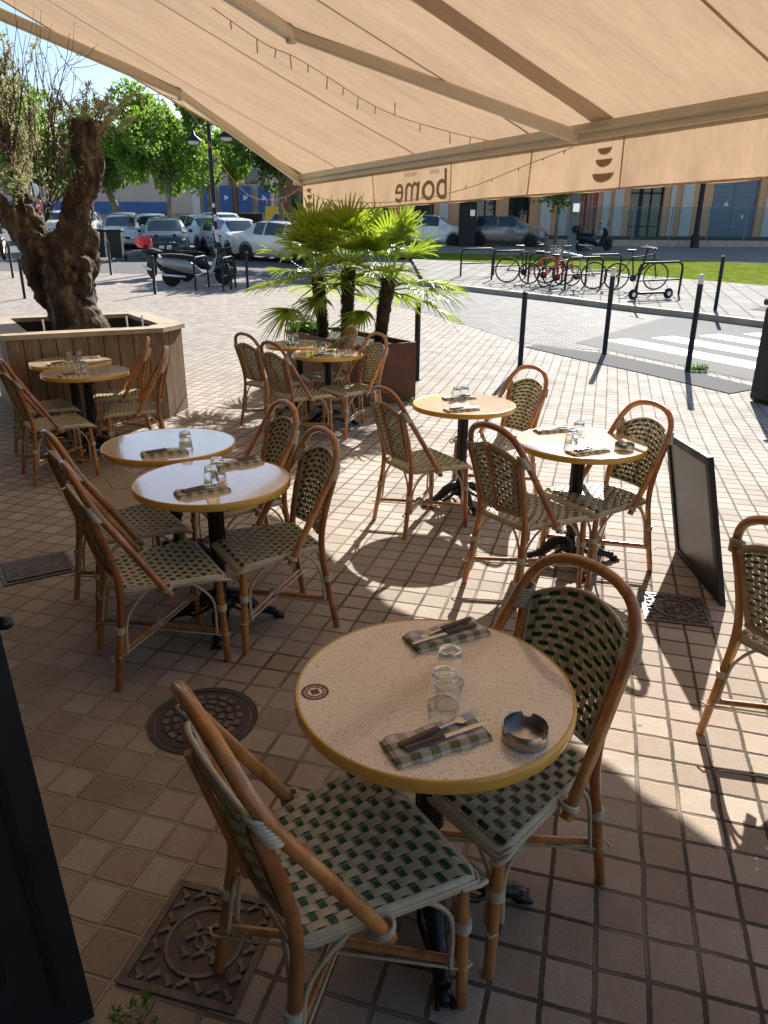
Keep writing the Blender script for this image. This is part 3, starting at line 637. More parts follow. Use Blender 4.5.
# ------------------------------------------------------------------ bistro table
def make_table(r):
    t = thing('bistro_table', (0, 0, 0), 0, 'x', 'table', 'round bistro tables')
    b = MB(); b.lathe([(r - .03, .708), (r - .008, .708), (r - .006, .7405), (.0001, .7405)], 72); b.build('tabletop', MT['tabletop'], t); 
    b = MB(); b.lathe([(r - .009, .707), (r - .002, .708), (r, .712), (r, .735), (r - .002, .7405), (r - .006, .7425), (r - .010, .7405), (r - .0105, .730)], 96, caps=False); b.build('rim', MT['rim'], t)
    b = MB(); b.lathe([(.055, .10), (.05, .13), (.032, .16), (.03, .20), (.036, .215), (.028, .24), (.028, .30), (.040, .31), (.037, .33), (.035, .62), (.042, .635), (.042, .655), (.05, .68), (.05, .7)], 20)
    for k in range(8):
        a = k * math.pi / 4; b.tube([(math.cos(a) * .036, math.sin(a) * .036, .33), (math.cos(a) * .035, math.sin(a) * .035, .62)], .005, 5)
    b.build('column', MT['iron'], t)
    b = MB()
    for k in range(4):
        a = k * math.pi / 2 + R(18); Q = Matrix.Rotation(a, 4, 'Z'); b.box(Q @ Vector((.12, 0, .698)), (.20, .035, .012), M=Q.copy())
        b.add([Q @ Vector(v) for v in ((.03, -.006, .69), (.13, -.006, .69), (.10, -.006, .665), (.075, -.006, .672), (.06, -.006, .64), (.03, -.006, .62), (.03, .006, .69), (.13, .006, .69), (.10, .006, .665), (.075, .006, .672), (.06, .006, .64), (.03, .006, .62))],
              [(0, 1, 2, 3, 4, 5), (11, 10, 9, 8, 7, 6)] + [(i, 6 + i, 6 + (i + 1) % 6, (i + 1) % 6) for i in range(6)], False)
    b.build('bracket', MT['iron'], t)
    for k in range(4):
        a = k * math.pi / 2 - R(90) + R(6); Q = Matrix.Rotation(a, 4, 'Z'); b = MB()
        pts = bez([(.02, 0, .125), (.07, 0, .135), (.13, 0, .10), (.18, 0, .055), (.225, 0, .042), (.265, 0, .030)], 4)
        L_ = len(pts); rs = [lerp(.034, .018, i / (L_ - 1)) * (1.18 if i % 5 == 2 else 1) for i in range(L_)]; rs[-3:] = [.021, .026, .022]
        b.tube([Q @ p for p in pts], rs, 8)
        b.lathe([(.0001, 0), (.022, 0), (.026, .012), (.018, .03), (.0001, .034)], 12, (Q @ Vector((.275, 0, 0))))
        for s_ in (-1, 1):
            b.tube([Q @ Vector(v) for v in ((.05, s_ * .03, .09), (.10, s_ * .036, .06), (.14, s_ * .024, .035), (.17, s_ * .022, .05), (.16, s_ * .012, .07))], .009, 6)
            b.tube([Q @ Vector(v) for v in ((.26, s_ * .012, .02), (.295, s_ * .02, .010), (.305, s_ * .02, .006))], .008, 6)
        b.build('foot', MT['iron'], t)
    b = MB(); b.lathe([(.0001, .06), (.05, .065), (.07, .09), (.06, .12), (.04, .14), (.0001, .145)], 20); b.build('hub', MT['iron'], t)
    return t
TB = dict(A=(.13, 1.55), B=(-.81, 3.24), C=(-1.2, 3.9), D=(1.12, 4.0), E=(.56, 5.04), F=(-.58, 7.39), G=(-.94, 7.97), H=(-2.6, 6.28), I=(-2.94, 6.80), J=(2.06, 2.62))
TL = dict(A='large speckled cream table nearest the viewer, with a round brown emblem and yellow rim', B='nearer of the two blue-reflecting tables at middle left, shaded', C='farther of the two tables at middle left, shaded top reflecting the sky',
          D='sunlit table with a steel ashtray, left of the black chalkboard', E='small sunlit table in the centre with its round shadow on the paving', F='sunlit table in front of the rusty palm planter', G='farthest table, mostly hidden behind the one before the palms',
          H='half shaded table in front of the wooden planter, the nearer of its pair', I='sunlit table touching the boards of the wooden planter', J='table outside the right edge, only its foot and shadow in view')
TW = dict(A='nearest table', B='nearer middle-left table', C='farther middle-left table', D='table by the chalkboard', E='small central table', F='table before the rusty planter', G='farthest table', H='nearer wooden-planter table', I='farther wooden-planter table', J='table outside the frame')
tA = make_table(.35); tA['label'] = TL['A']; tA.location = (*TB['A'], 0)
tb = MB(); tb.smooth = False
tb.lathe([(.028, 0), (.0285, .0006), (.034, .0006), (.0345, 0)], 40, (-.298, -.029, .7408), caps=False); tb.lathe([(.0185, 0), (.019, .0006), (.0215, .0006), (.022, 0)], 40, (-.298, -.029, .7408), caps=False)
for k in range(26): 
    a = k / 26 * 6.283; tb.box((-.298 + math.cos(a) * .025, -.029 + math.sin(a) * .025, .7411), (.0018 if k % 3 else .0032, .0034, .0008), a + math.pi / 2)
tb.box((-.298, -.029, .7411), (.020, .020, .0006), .4)
tb.build('emblem', MT['emblem'], tA)
tB = make_table(.364)
first = True
for k in 'BCDEFGHIJ':
    p = TB[k]; loc = (p[0], p[1], gz(p[1]))
    if first: tB.location = loc; tB['label'] = TL[k]; first = False
    else: dup(tB, loc, R({'C': 7, 'D': -4, 'E': 12, 'F': 3, 'G': 30, 'H': -8, 'I': 15, 'J': 4}[k]), TL[k])

# ------------------------------------------------------------------ things on the tables
def make_napkin():
    b = MB(); nx, ny = 22, 12; L, W = .235, .100; layers = []
    def top(x, y):
        u, v = x / (L / 2), y / (W / 2); r = max(abs(v) - .86, 0) / .14; r2 = max(abs(u) - .95, 0) / .05
        return .016 * math.sqrt(max(0, 1 - r * r)) * math.sqrt(max(0, 1 - r2 * r2 * .7)) + .0016 * math.sin(x * 60 + y * 25) + .0012 * math.sin(y * 110 - x * 15)
    vs = []
    for j in range(ny + 1):
        for i in range(nx + 1):
            x = lerp(-L / 2, L / 2, i / nx); y = lerp(-W / 2, W / 2, j / ny); vs.append((x + .0015 * math.sin(j * 1.3), y + .002 * math.sin(i * .7), max(.0015, top(x, y))))
    fs = [(j * (nx + 1) + i, j * (nx + 1) + i + 1, (j + 1) * (nx + 1) + i + 1, (j + 1) * (nx + 1) + i) for j in range(ny) for i in range(nx)]
    b.add(vs, fs); b.add([(x, y, .0002) for x, y, z in vs], [f[::-1] for f in fs])
    # sides
    nv = (nx + 1) * (ny + 1); bd = [i for i in range(nx + 1)] + [j * (nx + 1) + nx for j in range(1, ny + 1)] + [ny * (nx + 1) + i for i in range(nx - 1, -1, -1)] + [j * (nx + 1) for j in range(ny - 1, 0, -1)]
    vs2 = [vs[i] for i in bd] + [(vs[i][0], vs[i][1], .0002) for i in bd]; n = len(bd)
    b.add(vs2, [(i, n + i, n + (i + 1) % n, (i + 1) % n) for i in range(n)])
    # open fold layers peeking out at the ends
    b.tube([(-L / 2 + .004, y, .006) for y in (-.036, -.018, 0, .018, .036)], .0042, 6); b.tube([(-L / 2 + .002, y, .0105) for y in (-.036, -.018, 0, .018, .036)], .003, 6)
    return b
def place(o, c, z, rz): o.location = (c[0], c[1], z); o.rotation_euler = (0, 0, rz)
nap_me = None
def utensils():
    f = thing('fork', (0, 0, 0), 0, 'x', 'fork', 'forks on the napkins')
    b = MB(); b.strip([(-.095, 0, .006), (-.05, 0, .007), (0, 0, .007), (.012, 0, .007)], Vector((0, 1, 0)), .017, .009); b.build('handle', MT['handle'], f)
    b = MB(); b.strip([(.008, 0, .007), (.045, 0, .007), (.06, 0, .006)], Vector((0, 1, 0)), .008, .003)
    b.add([(.058, -.003, .006), (.072, -.012, .003), (.085, -.012, .004), (.085, .012, .004), (.072, .012, .003), (.058, .003, .006)], [(0, 1, 2, 3, 4, 5)]); b.add([(.058, -.003, .0045), (.072, -.012, .0015), (.085, -.012, .0025), (.085, .012, .0025), (.072, .012, .0015), (.058, .003, .0045)], [(5, 4, 3, 2, 1, 0)])
    for q in (-.0105, -.0035, .0035, .0105): b.tube([(.084, q, .0035), (.10, q, .005), (.118, q, .009), (.124, q, .0115)], [.0016, .0015, .0012, .0007], 6)
    b.build('tines', MT['steel'], f)
    k = thing('knife', (0, 0, 0), 0, 'x', 'knife', 'knives on the napkins')
    b = MB(); b.strip([(-.10, 0, .005), (-.05, 0, .006), (-.002, 0, .006)], Vector((0, 1, 0)), .016, .010); b.build('handle', MT['handle'], k)
    b = MB(); b.strip([(-.004, 0, .006), (.05, .0005, .006), (.09, .001, .006), (.112, .003, .006)], Vector((0, 1, 0)), .014, .002); b.build('blade', MT['steel'], k)
    return f, k
def make_glass():
    b = MB(); b.lathe([(.0001, .091), (.024, .091), (.0275, .089), (.029, .083), (.033, .05), (.0375, .002), (.0372, .0006), (.0358, .0006), (.0355, .002), (.0315, .05), (.0272, .084), (.024, .0865), (.0001, .0868)][::-1], 36); return b
napkins = []; forks = []; knives = []; glasses = []
SET = {  # near napkin, far napkin, glasses (offsets from the table centre)
 'A': (((-.01, -.218), 25), ((.05, .245), 27), [(.016, -.071), (.039, .028)]), 'B': (((-.003, -.19), 31), ((.075, .262), 30), [(.015, -.081), (.013, .058)]),
 'C': (((.038, -.225), 26), None, [(.118, -.098)]), 'D': (((-.02, -.23), 24), ((-.10, .245), 20), [(-.074, -.077), (.012, .106)]),
 'E': (((-.04, -.23), 22), ((-.02, .165), 18), [(-.04, .13), (.02, .17)]), 'F': (((-.04, -.25), 30), ((.11, .19), 40), [(-.102, .033), (-.049, .12)]),
 'G': (((-.02, -.18), 15), None, [(-.105, .068), (-.05, .159)]), 'H': (((-.01, -.22), 40), None, [(-.1, .08), (-.008, -.014)]),
 'I': (((-.01, -.18), 42), ((.07, .23), 30), [(-.053, .092), (.02, .16)])}
nap0 = gl0 = fk0 = kn0 = None
for key, (n1, n2, gl) in SET.items():
    cx, cy = TB[key]; z = gz(cy) + .7412
    for q, nn in enumerate((n1, n2)):
        if nn is None: continue
        (ox, oy), a = nn; wh = ('near side' if q == 0 else 'far side') + ' of the ' + TW[key]; A = R(a)
        lab = 'folded checked napkin on the ' + wh
        if nap0 is None:
            nap0 = make_napkin().build('napkin', MT['check']); no = nap0; fk0, kn0 = utensils(); fo, ko = fk0, kn0
            no['category'] = 'napkin'; no['group'] = 'checked napkins on the tables'
            no['label'] = lab
        else:
            no = nap0.copy(); link(no); no['label'] = lab; fo = dup(fk0, (0, 0, 0), 0, 'x'); ko = dup(kn0, (0, 0, 0), 0, 'x')
        place(no, (cx + ox, cy + oy), z, A)
        d_ = Vector((math.cos(A), math.sin(A))); pn = Vector((-d_.y, d_.x)); c = Vector((cx + ox, cy + oy))
        flipd = 0 if q == 0 else math.pi; sg = 1 if q == 0 else -1
        fp = c + pn * .010 + d_ * .0 * sg; kp = c - pn * .016 + d_ * .012 * sg
        fo.location = (fp.x, fp.y, z + .0165); fo.rotation_euler = (0, 0, A + flipd + R(9)); ko.location = (kp.x, kp.y, z + .0165); ko.rotation_euler = (0, 0, A + flipd + R(2))
        fo['label'] = 'steel fork on the napkin at the ' + wh; ko['label'] = 'brown-handled knife on the napkin at the ' + wh
    for q, (ox, oy) in enumerate(gl):
        lab = ('upturned clear glass tumbler on the ' + TW[key]) if len(gl) == 1 else ('upturned clear tumbler on the ' + TW[key] + (', the nearer of its two' if q == 0 else ', the farther of its two'))
        if gl0 is None: gl0 = make_glass().build('glass_tumbler', MT['glass']); o = gl0; o['category'] = 'glass'; o['group'] = 'upturned tumblers'
        else: o = gl0.copy(); link(o)
        o['label'] = lab; place(o, (cx + ox, cy + oy), z, q)
for key, (ox, oy), lb in (('A', (.19, -.205), 'round steel ashtray on the nearest table'), ('D', (.193, -.176), 'round steel ashtray on the sunlit table by the chalkboard')):
    b = MB(); b.lathe([(.0001, 0), (.051, 0), (.052, .002), (.052, .036), (.051, .037), (.0495, .036), (.0485, .006), (.0001, .006)], 48)
    # three dips in the rim
    for i, v in enumerate(b.v):
        a = math.degrees(math.atan2(v[1], v[0])) % 360
        if v[2] > .03 and any(abs((a - c + 180) % 360 - 180) < 9 for c in (75, 195, 315)): b.v[i] = (v[0], v[1], v[2] - .012)
    o = b.build('ashtray', MT['steel2']); autosmooth(o, 50); tag(o, lb, 'ashtray', 'steel ashtrays'); place(o, (TB[key][0] + ox, TB[key][1] + oy), gz(TB[key][1]) + .7412, 0)

# ------------------------------------------------------------------ chalkboard, black post at the right, door leaf, restaurant wall
t = thing('chalkboard', (1.815, 3.77, 0), 0, 'tall black framed chalkboard standing open on the paving beside the sunlit table', 'sign board')
Bn, Bf, Tn, Tf = Vector((-.015, -.36, 0)), Vector((.02, .36, 0)), Vector((-.125, -.17, .765)), Vector((-.085, .53, .73))
def slab(b, q, th):      # q = 4 corners, thick
    n_ = (q[1] - q[0]).cross(q[3] - q[0]).normalized() * th / 2
    b.add([p - n_ for p in q] + [p + n_ for p in q], [(3, 2, 1, 0), (4, 5, 6, 7), (0, 1, 5, 4), (1, 2, 6, 5), (2, 3, 7, 6), (3, 0, 4, 7)], False)
b = MB()
def ins(u, v): return Bn.lerp(Bf, u).lerp(Tn.lerp(Tf, u), v)
slab(b, [ins(.06, .06), ins(.94, .06), ins(.94, .94), ins(.06, .94)], .012); b.build('writing_surface', MT['board'], t)
b = MB(); slab(b, [ins(0, 0), ins(.065, .0), ins(.065, 1), ins(0, 1)], .03); slab(b, [ins(.935, 0), ins(1, 0), ins(1, 1), ins(.935, 1)], .03)
slab(b, [ins(.066, .0), ins(.934, 0), ins(.934, .06), ins(.066, .06)], .029); slab(b, [ins(.066, .94), ins(.934, .94), ins(.934, 1), ins(.066, 1)], .029); b.build('frame', MT['black'], t)
for u in (.97,):
    b = MB(); top_ = ins(u, .9); b.tube([top_ + Vector((.02, 0, 0)), Vector((top_.x + .10, top_.y - .1, .012))], .012, 6); b.build('rear_strut', MT['black'], t)
t = thing('litter_bin', (4.62, 8.52, gz(8.5)), R(20), 'tall black street bin cut off by the right edge of the photo', 'litter bin')
b = MB(); b.bbox((0, 0, .56), (.38, .38, 1.08), .03); b.build('body', MT['black'], t); b = MB(); b.bbox((0, 0, 1.15), (.42, .42, .07), .02); b.build('lid', MT['iron'], t); b = MB(); b.box((0, 0, .015), (.30, .30, .03)); b.build('foot', MT['iron'], t)

t = thing('door_leaf', (0, 0, 0), 0, 'open black door leaf at the lower left edge of the photo', 'door')
e0 = Vector((-.705, 1.235)); back = e0 - N2 * .62
def lean_(b): b.v = [(x - .030 * z, y - .015 * z, z) for x, y, z in b.v]
def dprism(b, a, c, th, z0, z1, off=0):
    dr = (c - a).normalized(); nn = Vector((-dr.y, dr.x)); a2 = a + nn * off; c2 = c + nn * off
    b.prism([(a2 - nn * th / 2)[:], (c2 - nn * th / 2)[:], (c2 + nn * th / 2)[:], (a2 + nn * th / 2)[:]][::1], z0, z1)
b = MB(); dprism(b, back, e0, .045, .02, 2.3); lean_(b); b.build('panel', MT['black'], t)
b = MB(); dprism(b, e0 - N2 * .17, e0 - N2 * .15, .012, .25, 2.2, -.028); dprism(b, e0 - N2 * .07, e0 - N2 * .055, .010, .1, 2.25, -.027); lean_(b); b.build('moulding', MT['iron'], t)
kb = MB(); kz = 1.10; kp = e0 + Vector((-.033, -.0165)); kb.tube([(kp.x, kp.y, kz), (kp.x + .022, kp.y - .006, kz)], .008, 8); kb.lathe([(.0001, -.014), (.013, -.010), (.015, 0), (.013, .010), (.0001, .014)], 14, (kp.x + .016, kp.y - .004, kz)); kb.build('door_knob', MT['iron'], t)
t = thing('restaurant_front', (0, 0, 0), 0, 'dark restaurant front behind the viewer that carries the awning', 'building')
def grect(b, n0, n1, d0, d1, z0, z1): b.prism([gd(n0, d0)[:2], gd(n1, d0)[:2], gd(n1, d1)[:2], gd(n0, d1)[:2]], z0, z1)
b = MB(); 
grect(b, -.8, -.5, -12, -1.2, 0, 7); grect(b, -.8, -.5, 1.2, 9.1, 0, 7); grect(b, -.8, -.5, -1.2, 1.2, 2.6, 7); grect(b, -8, -.8, 9.0, 9.2, 0, 7); b.build('wall', MT['black'], t)
b = MB(); grect(b, -.7, -.66, -1.19, 1.19, .01, 2.59); b.build('glazed_doors', MT['darkglass'], t)

# ------------------------------------------------------------------ awning
O2 = Vector((-1.066, 10.234))
def AW(a, tt, z): p = O2 + D2 * a - N2 * tt; return Vector((p.x, p.y, z))
def slope(a): return .45 - .10 * min(max(a, 0), 5) / 5
def cloth(a, tt, off=0):
    sag = -.05 * math.sin(math.pi * min(1, tt / 4.8)) + .006 * math.sin(a * 9 + tt * 1.3) + .004 * math.sin(a * 23)
    return AW(a, tt, 2.645 + slope(a) * tt + off + sag * min(1, tt * 2))
aw = thing('awning', (0, 0, 0), 0, 'large beige folding arm awning over the terrace with printed valance', 'awning')
b = MB(); na, nt_ = 110, 30; A0, A1 = -.04, 8.6
b.add([cloth(lerp(A0, A1, i / na), 4.9 * j / nt_) for j in range(nt_ + 1) for i in range(na + 1)], [(j * (na + 1) + i, j * (na + 1) + i + 1, (j + 1) * (na + 1) + i + 1, (j + 1) * (na + 1) + i) for j in range(nt_) for i in range(na)])
b.build('canopy', MT['fabric'], aw)
def strip_on(a0, a1, mt, name):
    b = MB(); k = 6
    b.add([cloth(lerp(a0, a1, i / 2), 4.9 * j / 40, -.006) for j in range(41) for i in range(3)], [(j * 3 + i, j * 3 + i + 1, j * 3 + 4 + i, j * 3 + 3 + i) for j in range(40) for i in range(2)]); b.build(name, mt, aw)
for a in (.94, 2.60, 4.28, 6.50, 8.1): strip_on(a - .012, a + .012, MT['seam'], 'seam')
strip_on(4.96, 5.18, MT['fabricdark'], 'overlap_panel')
strip_on(-.04, .01, MT['seam'], 'hem')
# valance
def val(a, z, off=0):
    wv = (.05 * math.sin(a * 4.3) + .035 * math.sin(a * 11 + 1) + .02 * math.sin(a * 23)) * (2.53 - z)
    p = O2 + D2 * a + N2 * (off + wv); zz = z
    return Vector((p.x, p.y, zz))
b = MB(); na = 160; zb = lambda a: 2.176 + .004 * math.sin(a * 11)
b.add([val(lerp(A0, A1, i / na), lerp(zb(lerp(A0, A1, i / na)), 2.535, j / 5)) for j in range(6) for i in range(na + 1)], [(j * (na + 1) + i, j * (na + 1) + i + 1, (j + 1) * (na + 1) + i + 1, (j + 1) * (na + 1) + i) for j in range(5) for i in range(na)])
b.build('valance', MT['fabric'], aw)
for a in (1.73, 3.196, 4.307, 5.263, 7.2):
    b = MB(); b.add([val(a + s_ * .008, z, .004) for z in (2.19, 2.36, 2.53) for s_ in (-1, 1)], [(0, 1, 3, 2), (2, 3, 5, 4)]); b.build('seam', MT['seam'], aw)
b = MB(); b.add([val(lerp(A0, A1, i / 120), z, .004) for z in (2.180, 2.196) for i in range(121)], [(i, i + 1, 122 + i, 121 + i) for i in range(120)]); b.build('hem', MT['seam'], aw)
# front bar
b = MB(); b.smooth = False
def bar(b, a0, a1, off0, off1, z0, z1):
    p = [O2 + D2 * a0 + N2 * off0, O2 + D2 * a1 + N2 * off0, O2 + D2 * a1 + N2 * off1, O2 + D2 * a0 + N2 * off1]; b.prism([q[:] for q in p], z0, z1)
bar(b, -.08, 8.6, -.045, .03, 2.533, 2.575); bar(b, -.08, 8.6, -.07, .03, 2.577, 2.642); bar(b, -.09, 8.6, -.078, -.066, 2.585, 2.60); bar(b, -.14, -.082, -.09, .045, 2.525, 2.65)
b.build('front_bar', MT['beigemetal'], aw)
b = MB(); b.smooth = False; bar(b, -.2, 8.8, -4.96, -4.80, 4.05, 4.3); b.build('cassette', MT['beigemetal'], aw)
# folding arms
def arm(sh, el, fr, name='arm'):
    b = MB()
    for p, q, r_ in ((sh, el, .05), (el, fr, .042)):
        dr = (q - p).normalized(); up = Vector((0, 0, 1)); sd_ = dr.cross(up).normalized(); up2 = sd_.cross(dr).normalized(); ring = []
        for c in (p, q):
            for x, y in ((-.75, -1.3), (.75, -1.3), (1, -.9), (1, .9), (.75, 1.3), (-.75, 1.3), (-1, .9), (-1, -.9)): ring.append(c + sd_ * x * r_ * .75 + up2 * y * r_ * .8)
        b.add(ring, [(i, (i + 1) % 8, 8 + (i + 1) % 8, 8 + i) for i in range(8)] + [tuple(range(7, -1, -1)), tuple(range(8, 16))], False)
    ao = b.build('arm', MT['beigemetal'], aw)
    b = MB(); b.lathe([(.0001, -.07), (.036, -.07), (.04, -.06), (.04, .06), (.036, .07), (.0001, .07)], 16, el); b.build('elbow', MT['beigemetal'], ao)
    b = MB(); b.lathe([(.0001, -.045), (.035, -.045), (.035, .045), (.0001, .045)], 16, fr); b.build('joint', MT['beigemetal'], ao)
arm(Vector((-5.3, 8.0, 4.45)), Vector((-2.24, 8.9, 3.33)), AW(-.02, .03, 2.56))
arm(AW(3.98, 4.75, 4.2), Vector((-.71, 6.18, 3.25)), AW(4.83, .05, 2.57))
arm(AW(8.3, 4.75, 4.2), AW(7.35, 1.9, 3.1), AW(8.2, .05, 2.57))
# printed lettering on the street side of the valance
def text(s_, a_right, z, size, sx, name='lettering', bold=0):
    cu = bpy.data.curves.new(name, 'FONT'); cu.body = s_; cu.size = size; cu.extrude = 0; cu.offset = bold; cu.resolution_u = 4
    tmp = bpy.data.objects.new(name, cu); link(tmp); dg = bpy.context.evaluated_depsgraph_get(); me = bpy.data.meshes.new_from_object(tmp.evaluated_get(dg)); bpy.data.objects.remove(tmp)
    # text x runs towards -D2 when read from the street
    for v in me.vertices:
        a = a_right - v.co.x * sx; v.co = val(a, z + v.co.y, .006)
    me.materials.clear(); me.materials.append(MT['print']); o = bpy.data.objects.new(name, me); link(o, aw); return o
text('bome', 3.15, 2.222, .385, 1.08, bold=.003)
text('BOIRE', 3.00, 2.455, .052, 1.1); text('MANGER', 2.62, 2.455, .052, 1.1)
def bowls(ac):
    b = MB()
    for k, (r_, zt) in enumerate(((.070, 2.475), (.082, 2.400), (.105, 2.305))):
        hgt = r_ * .95 if k < 2 else r_ * .85
        pts = [val(ac + r_ * math.cos(q), zt - hgt * math.sin(q) * .72, .006) for q in [i * math.pi / 14 for i in range(15)]]
        b.add(pts, [tuple(range(15))])
    b.build('bowl_logo', MT['print'], aw)
bowls(5.09); bowls(.13)

# string of little lights
def string(name, label, pts, n=10, drops=.05):
    t = thing(name, pts[0], 0, label, 'string lights'); P_ = bez(pts, n); o0 = Vector(pts[0]); b = MB(); b.tube([p - o0 for p in P_], .0036, 5); b.build('cable', MT['wire'], t)
    for i in range(2, len(P_) - 1, 3):
        p = P_[i] - o0; l = drops * (1.0 if i % 2 else .6); sg = -1 if random.random() < .8 else 1; q = p + Vector((random.uniform(-.01, .01), random.uniform(-.01, .01), l * sg)); b = MB(); b.tube([p, q], [.0045, .006], 5); b.build('bulb', MT['wire'], t)
    return t
string('string_lights', 'thin string of fairy lights from the olive tree to the awning arm against the sky', [(-3.361, 8.4, 3.698), (-3.211, 8.5, 3.413), (-3.012, 8.6, 3.251), (-2.733, 8.7, 3.232), (-2.458, 8.8, 3.298), (-2.25, 8.9, 3.25)], 5)
string('string_lights', 'drooping string of fairy lights outside the left edge of the awning', [(-2.25, 8.9, 3.25), (-2.143, 9.15, 3.084), (-2.048, 9.4, 2.849), (-1.916, 9.7, 2.576), (-1.727, 9.95, 2.368), (-1.498, 10.1, 2.331), (-1.277, 10.2, 2.386), (-1.088, 10.3, 2.513)], 6)
def onval(a, z): p = O2 + D2 * a - N2 * .03; return (p.x, p.y, z)
string('string_lights', 'fairy light cable sagging across the inside of the valance', [onval(.05, 2.46), onval(.6, 2.33), onval(1.3, 2.26), onval(2.1, 2.225), onval(2.9, 2.235), onval(3.6, 2.30), onval(4.3, 2.42), onval(4.8, 2.50)], 6, .025)
string('string_lights', 'fairy light cable hanging under the canopy along the middle awning arm', [tuple(cloth(3.46, 2.35, -.12)), tuple(cloth(3.55, 2.0, -.18)), tuple(cloth(3.55, 1.75, -.15)), tuple(cloth(3.40, 1.35, -.10)), tuple(cloth(3.37, 1.05, -.10)), tuple(cloth(3.45, .72, -.09)), tuple(cloth(3.70, .31, -.07)), tuple(cloth(3.9, .12, -.06))], 6, .09)

# ------------------------------------------------------------------ wooden planter with the old olive tree
def remeshed(b, voxel, disp, name, mt, parent):
    o = b.build(name, mt); md = o.modifiers.new('r', 'REMESH'); md.mode = 'VOXEL'; md.voxel_size = voxel
    s_ = o.modifiers.new('s', 'SMOOTH'); s_.iterations = 6; s_.factor = .6
    for sc_, st in disp:
        tx = bpy.data.textures.new('gnarl', 'MUSGRAVE' if st < 0 else 'CLOUDS')
        try: tx.noise_scale = sc_
        except Exception: pass
        d = o.modifiers.new('d', 'DISPLACE'); d.texture = tx; d.strength = abs(st); d.mid_level = .5; d.texture_coords = 'LOCAL'
    dg = bpy.context.evaluated_depsgraph_get(); dg.update(); me = bpy.data.meshes.new_from_object(o.evaluated_get(dg)); old = o.data; o.modifiers.clear(); o.data = me; bpy.data.meshes.remove(old)
    for p in me.polygons: p.use_smooth = True
    if parent: o.parent = parent
    return o
t = thing('wooden_planter', tuple(gd(1.45, 8.45, 0)), 0, 'large planter box of vertical weathered boards holding the olive tree', 'planter'); pc = gd(1.45, 8.45)
def gl(n, dd, z=0): return gd(n, dd, z) - pc
OUT = [(.58, 7.72), (2.03, 7.72), (2.34, 8.05), (2.34, 9.75), (.58, 9.75)]; ZT = .975
bd = MB(); bd.smooth = False
for i in range(len(OUT)):
    a = Vector(OUT[i]); c = Vector(OUT[(i + 1) % len(OUT)]); L = (c - a).length; n = max(1, round(L / .148)); dr = (c - a).normalized(); nn = Vector((dr.y, -dr.x))
    for j in range(n):
        p = a + dr * (L * j / n + .004); q = a + dr * (L * (j + 1) / n - .004); io = -nn * .022; off = nn * random.uniform(-.002, .002)
        bd.prism([gl(*v)[:2] for v in (p + off, q + off, q + io, p + io)], .02, ZT - .046)
bd.build('side_boards', MT['wood'], t)
inner = [(.80, 7.93), (1.95, 7.93), (2.12, 8.14), (2.12, 9.53), (.80, 9.53)]; outer = [(.545, 7.685), (2.045, 7.685), (2.375, 8.035), (2.375, 9.785), (.545, 9.785)]
rm = MB(); rm.smooth = False
for i in range(5):
    j = (i + 1) % 5; q = [outer[i], outer[j], inner[j], inner[i]]; ctr = Vector((sum(v[0] for v in q) / 4, sum(v[1] for v in q) / 4)); q = [ctr + (Vector(v) - ctr) * .995 for v in q]
    rm.prism([gl(*v)[:2] for v in q], ZT - .045, ZT)
rm.build('rim', MT['rimwood'], t)
ln = MB(); ln.smooth = False
for i in range(5):
    a = Vector(inner[i]); c = Vector(inner[(i + 1) % 5]); dr = (c - a).normalized(); nn = Vector((dr.y, -dr.x)) * .02; ln.prism([gl(*v)[:2] for v in (a + nn, c + nn, c, a)], .1, ZT - .048)
ln.build('liner', MT['black'], t)
b = MB(); b.prism([gl(*v)[:2] for v in inner], .5, .72); b.build('soil', MT['soil'], t)

ol = thing('olive_tree', (-3.45, 8.3, .72), 0, 'old olive tree with thick gnarled trunk and one sawn-off limb, in the wooden planter', 'tree'); O0 = Vector((-3.45, 8.3, .72))
def sub(L): return [Vector(p) - O0 for p in L]
b = MB()
b.tube(sub([(-3.40, 8.35, .60), (-3.43, 8.35, .85), (-3.50, 8.35, 1.10), (-3.55, 8.35, 1.33), (-3.54, 8.35, 1.58), (-3.54, 8.35, 1.78), (-3.57, 8.35, 1.90)]), [.36, .31, .25, .25, .33, .30, .16], 16)
for k in range(9):           # twisted cords of old wood winding up the trunk
    a0 = k * .70 + .2; tw_ = 1.1 + .25 * (k % 3); pts = []; rr = []
    for i in range(9):
        f = i / 8; z = lerp(.62, 1.92, f); cx = lerp(-3.42, -3.55, min(1, f * 1.6)); a = a0 + tw_ * f; base = (.335 - .14 * math.sin(math.pi * min(1, f * 1.5)) ** 1.5 + .05 * math.sin(f * 7 + k)); pts.append((cx + math.cos(a) * base, 8.33 + math.sin(a) * base * .85, z)); rr.append(.046 + .03 * math.sin(f * 9 + k * 1.7) ** 2)
    b.tube(sub(pts), rr, 8)
b.tube(sub([(-3.46, 8.3, 1.68), (-3.34, 8.27, 1.93), (-3.24, 8.25, 2.2), (-3.10, 8.25, 2.42), (-3.08, 8.25, 2.60), (-3.10, 8.25, 2.78), (-3.05, 8.25, 2.95)]), [.22, .165, .13, .145, .125, .13, .15], 14)
for k in range(4):
    a0 = k * 1.57; pts = [(x + math.cos(a0 + i * .45) * .11, 8.25 + math.sin(a0 + i * .45) * .11, z) for i, (x, z) in enumerate(((-3.42, 1.75), (-3.30, 2.05), (-3.18, 2.3), (-3.09, 2.5), (-3.09, 2.75), (-3.05, 2.97)))]; b.tube(sub(pts), .05, 8)
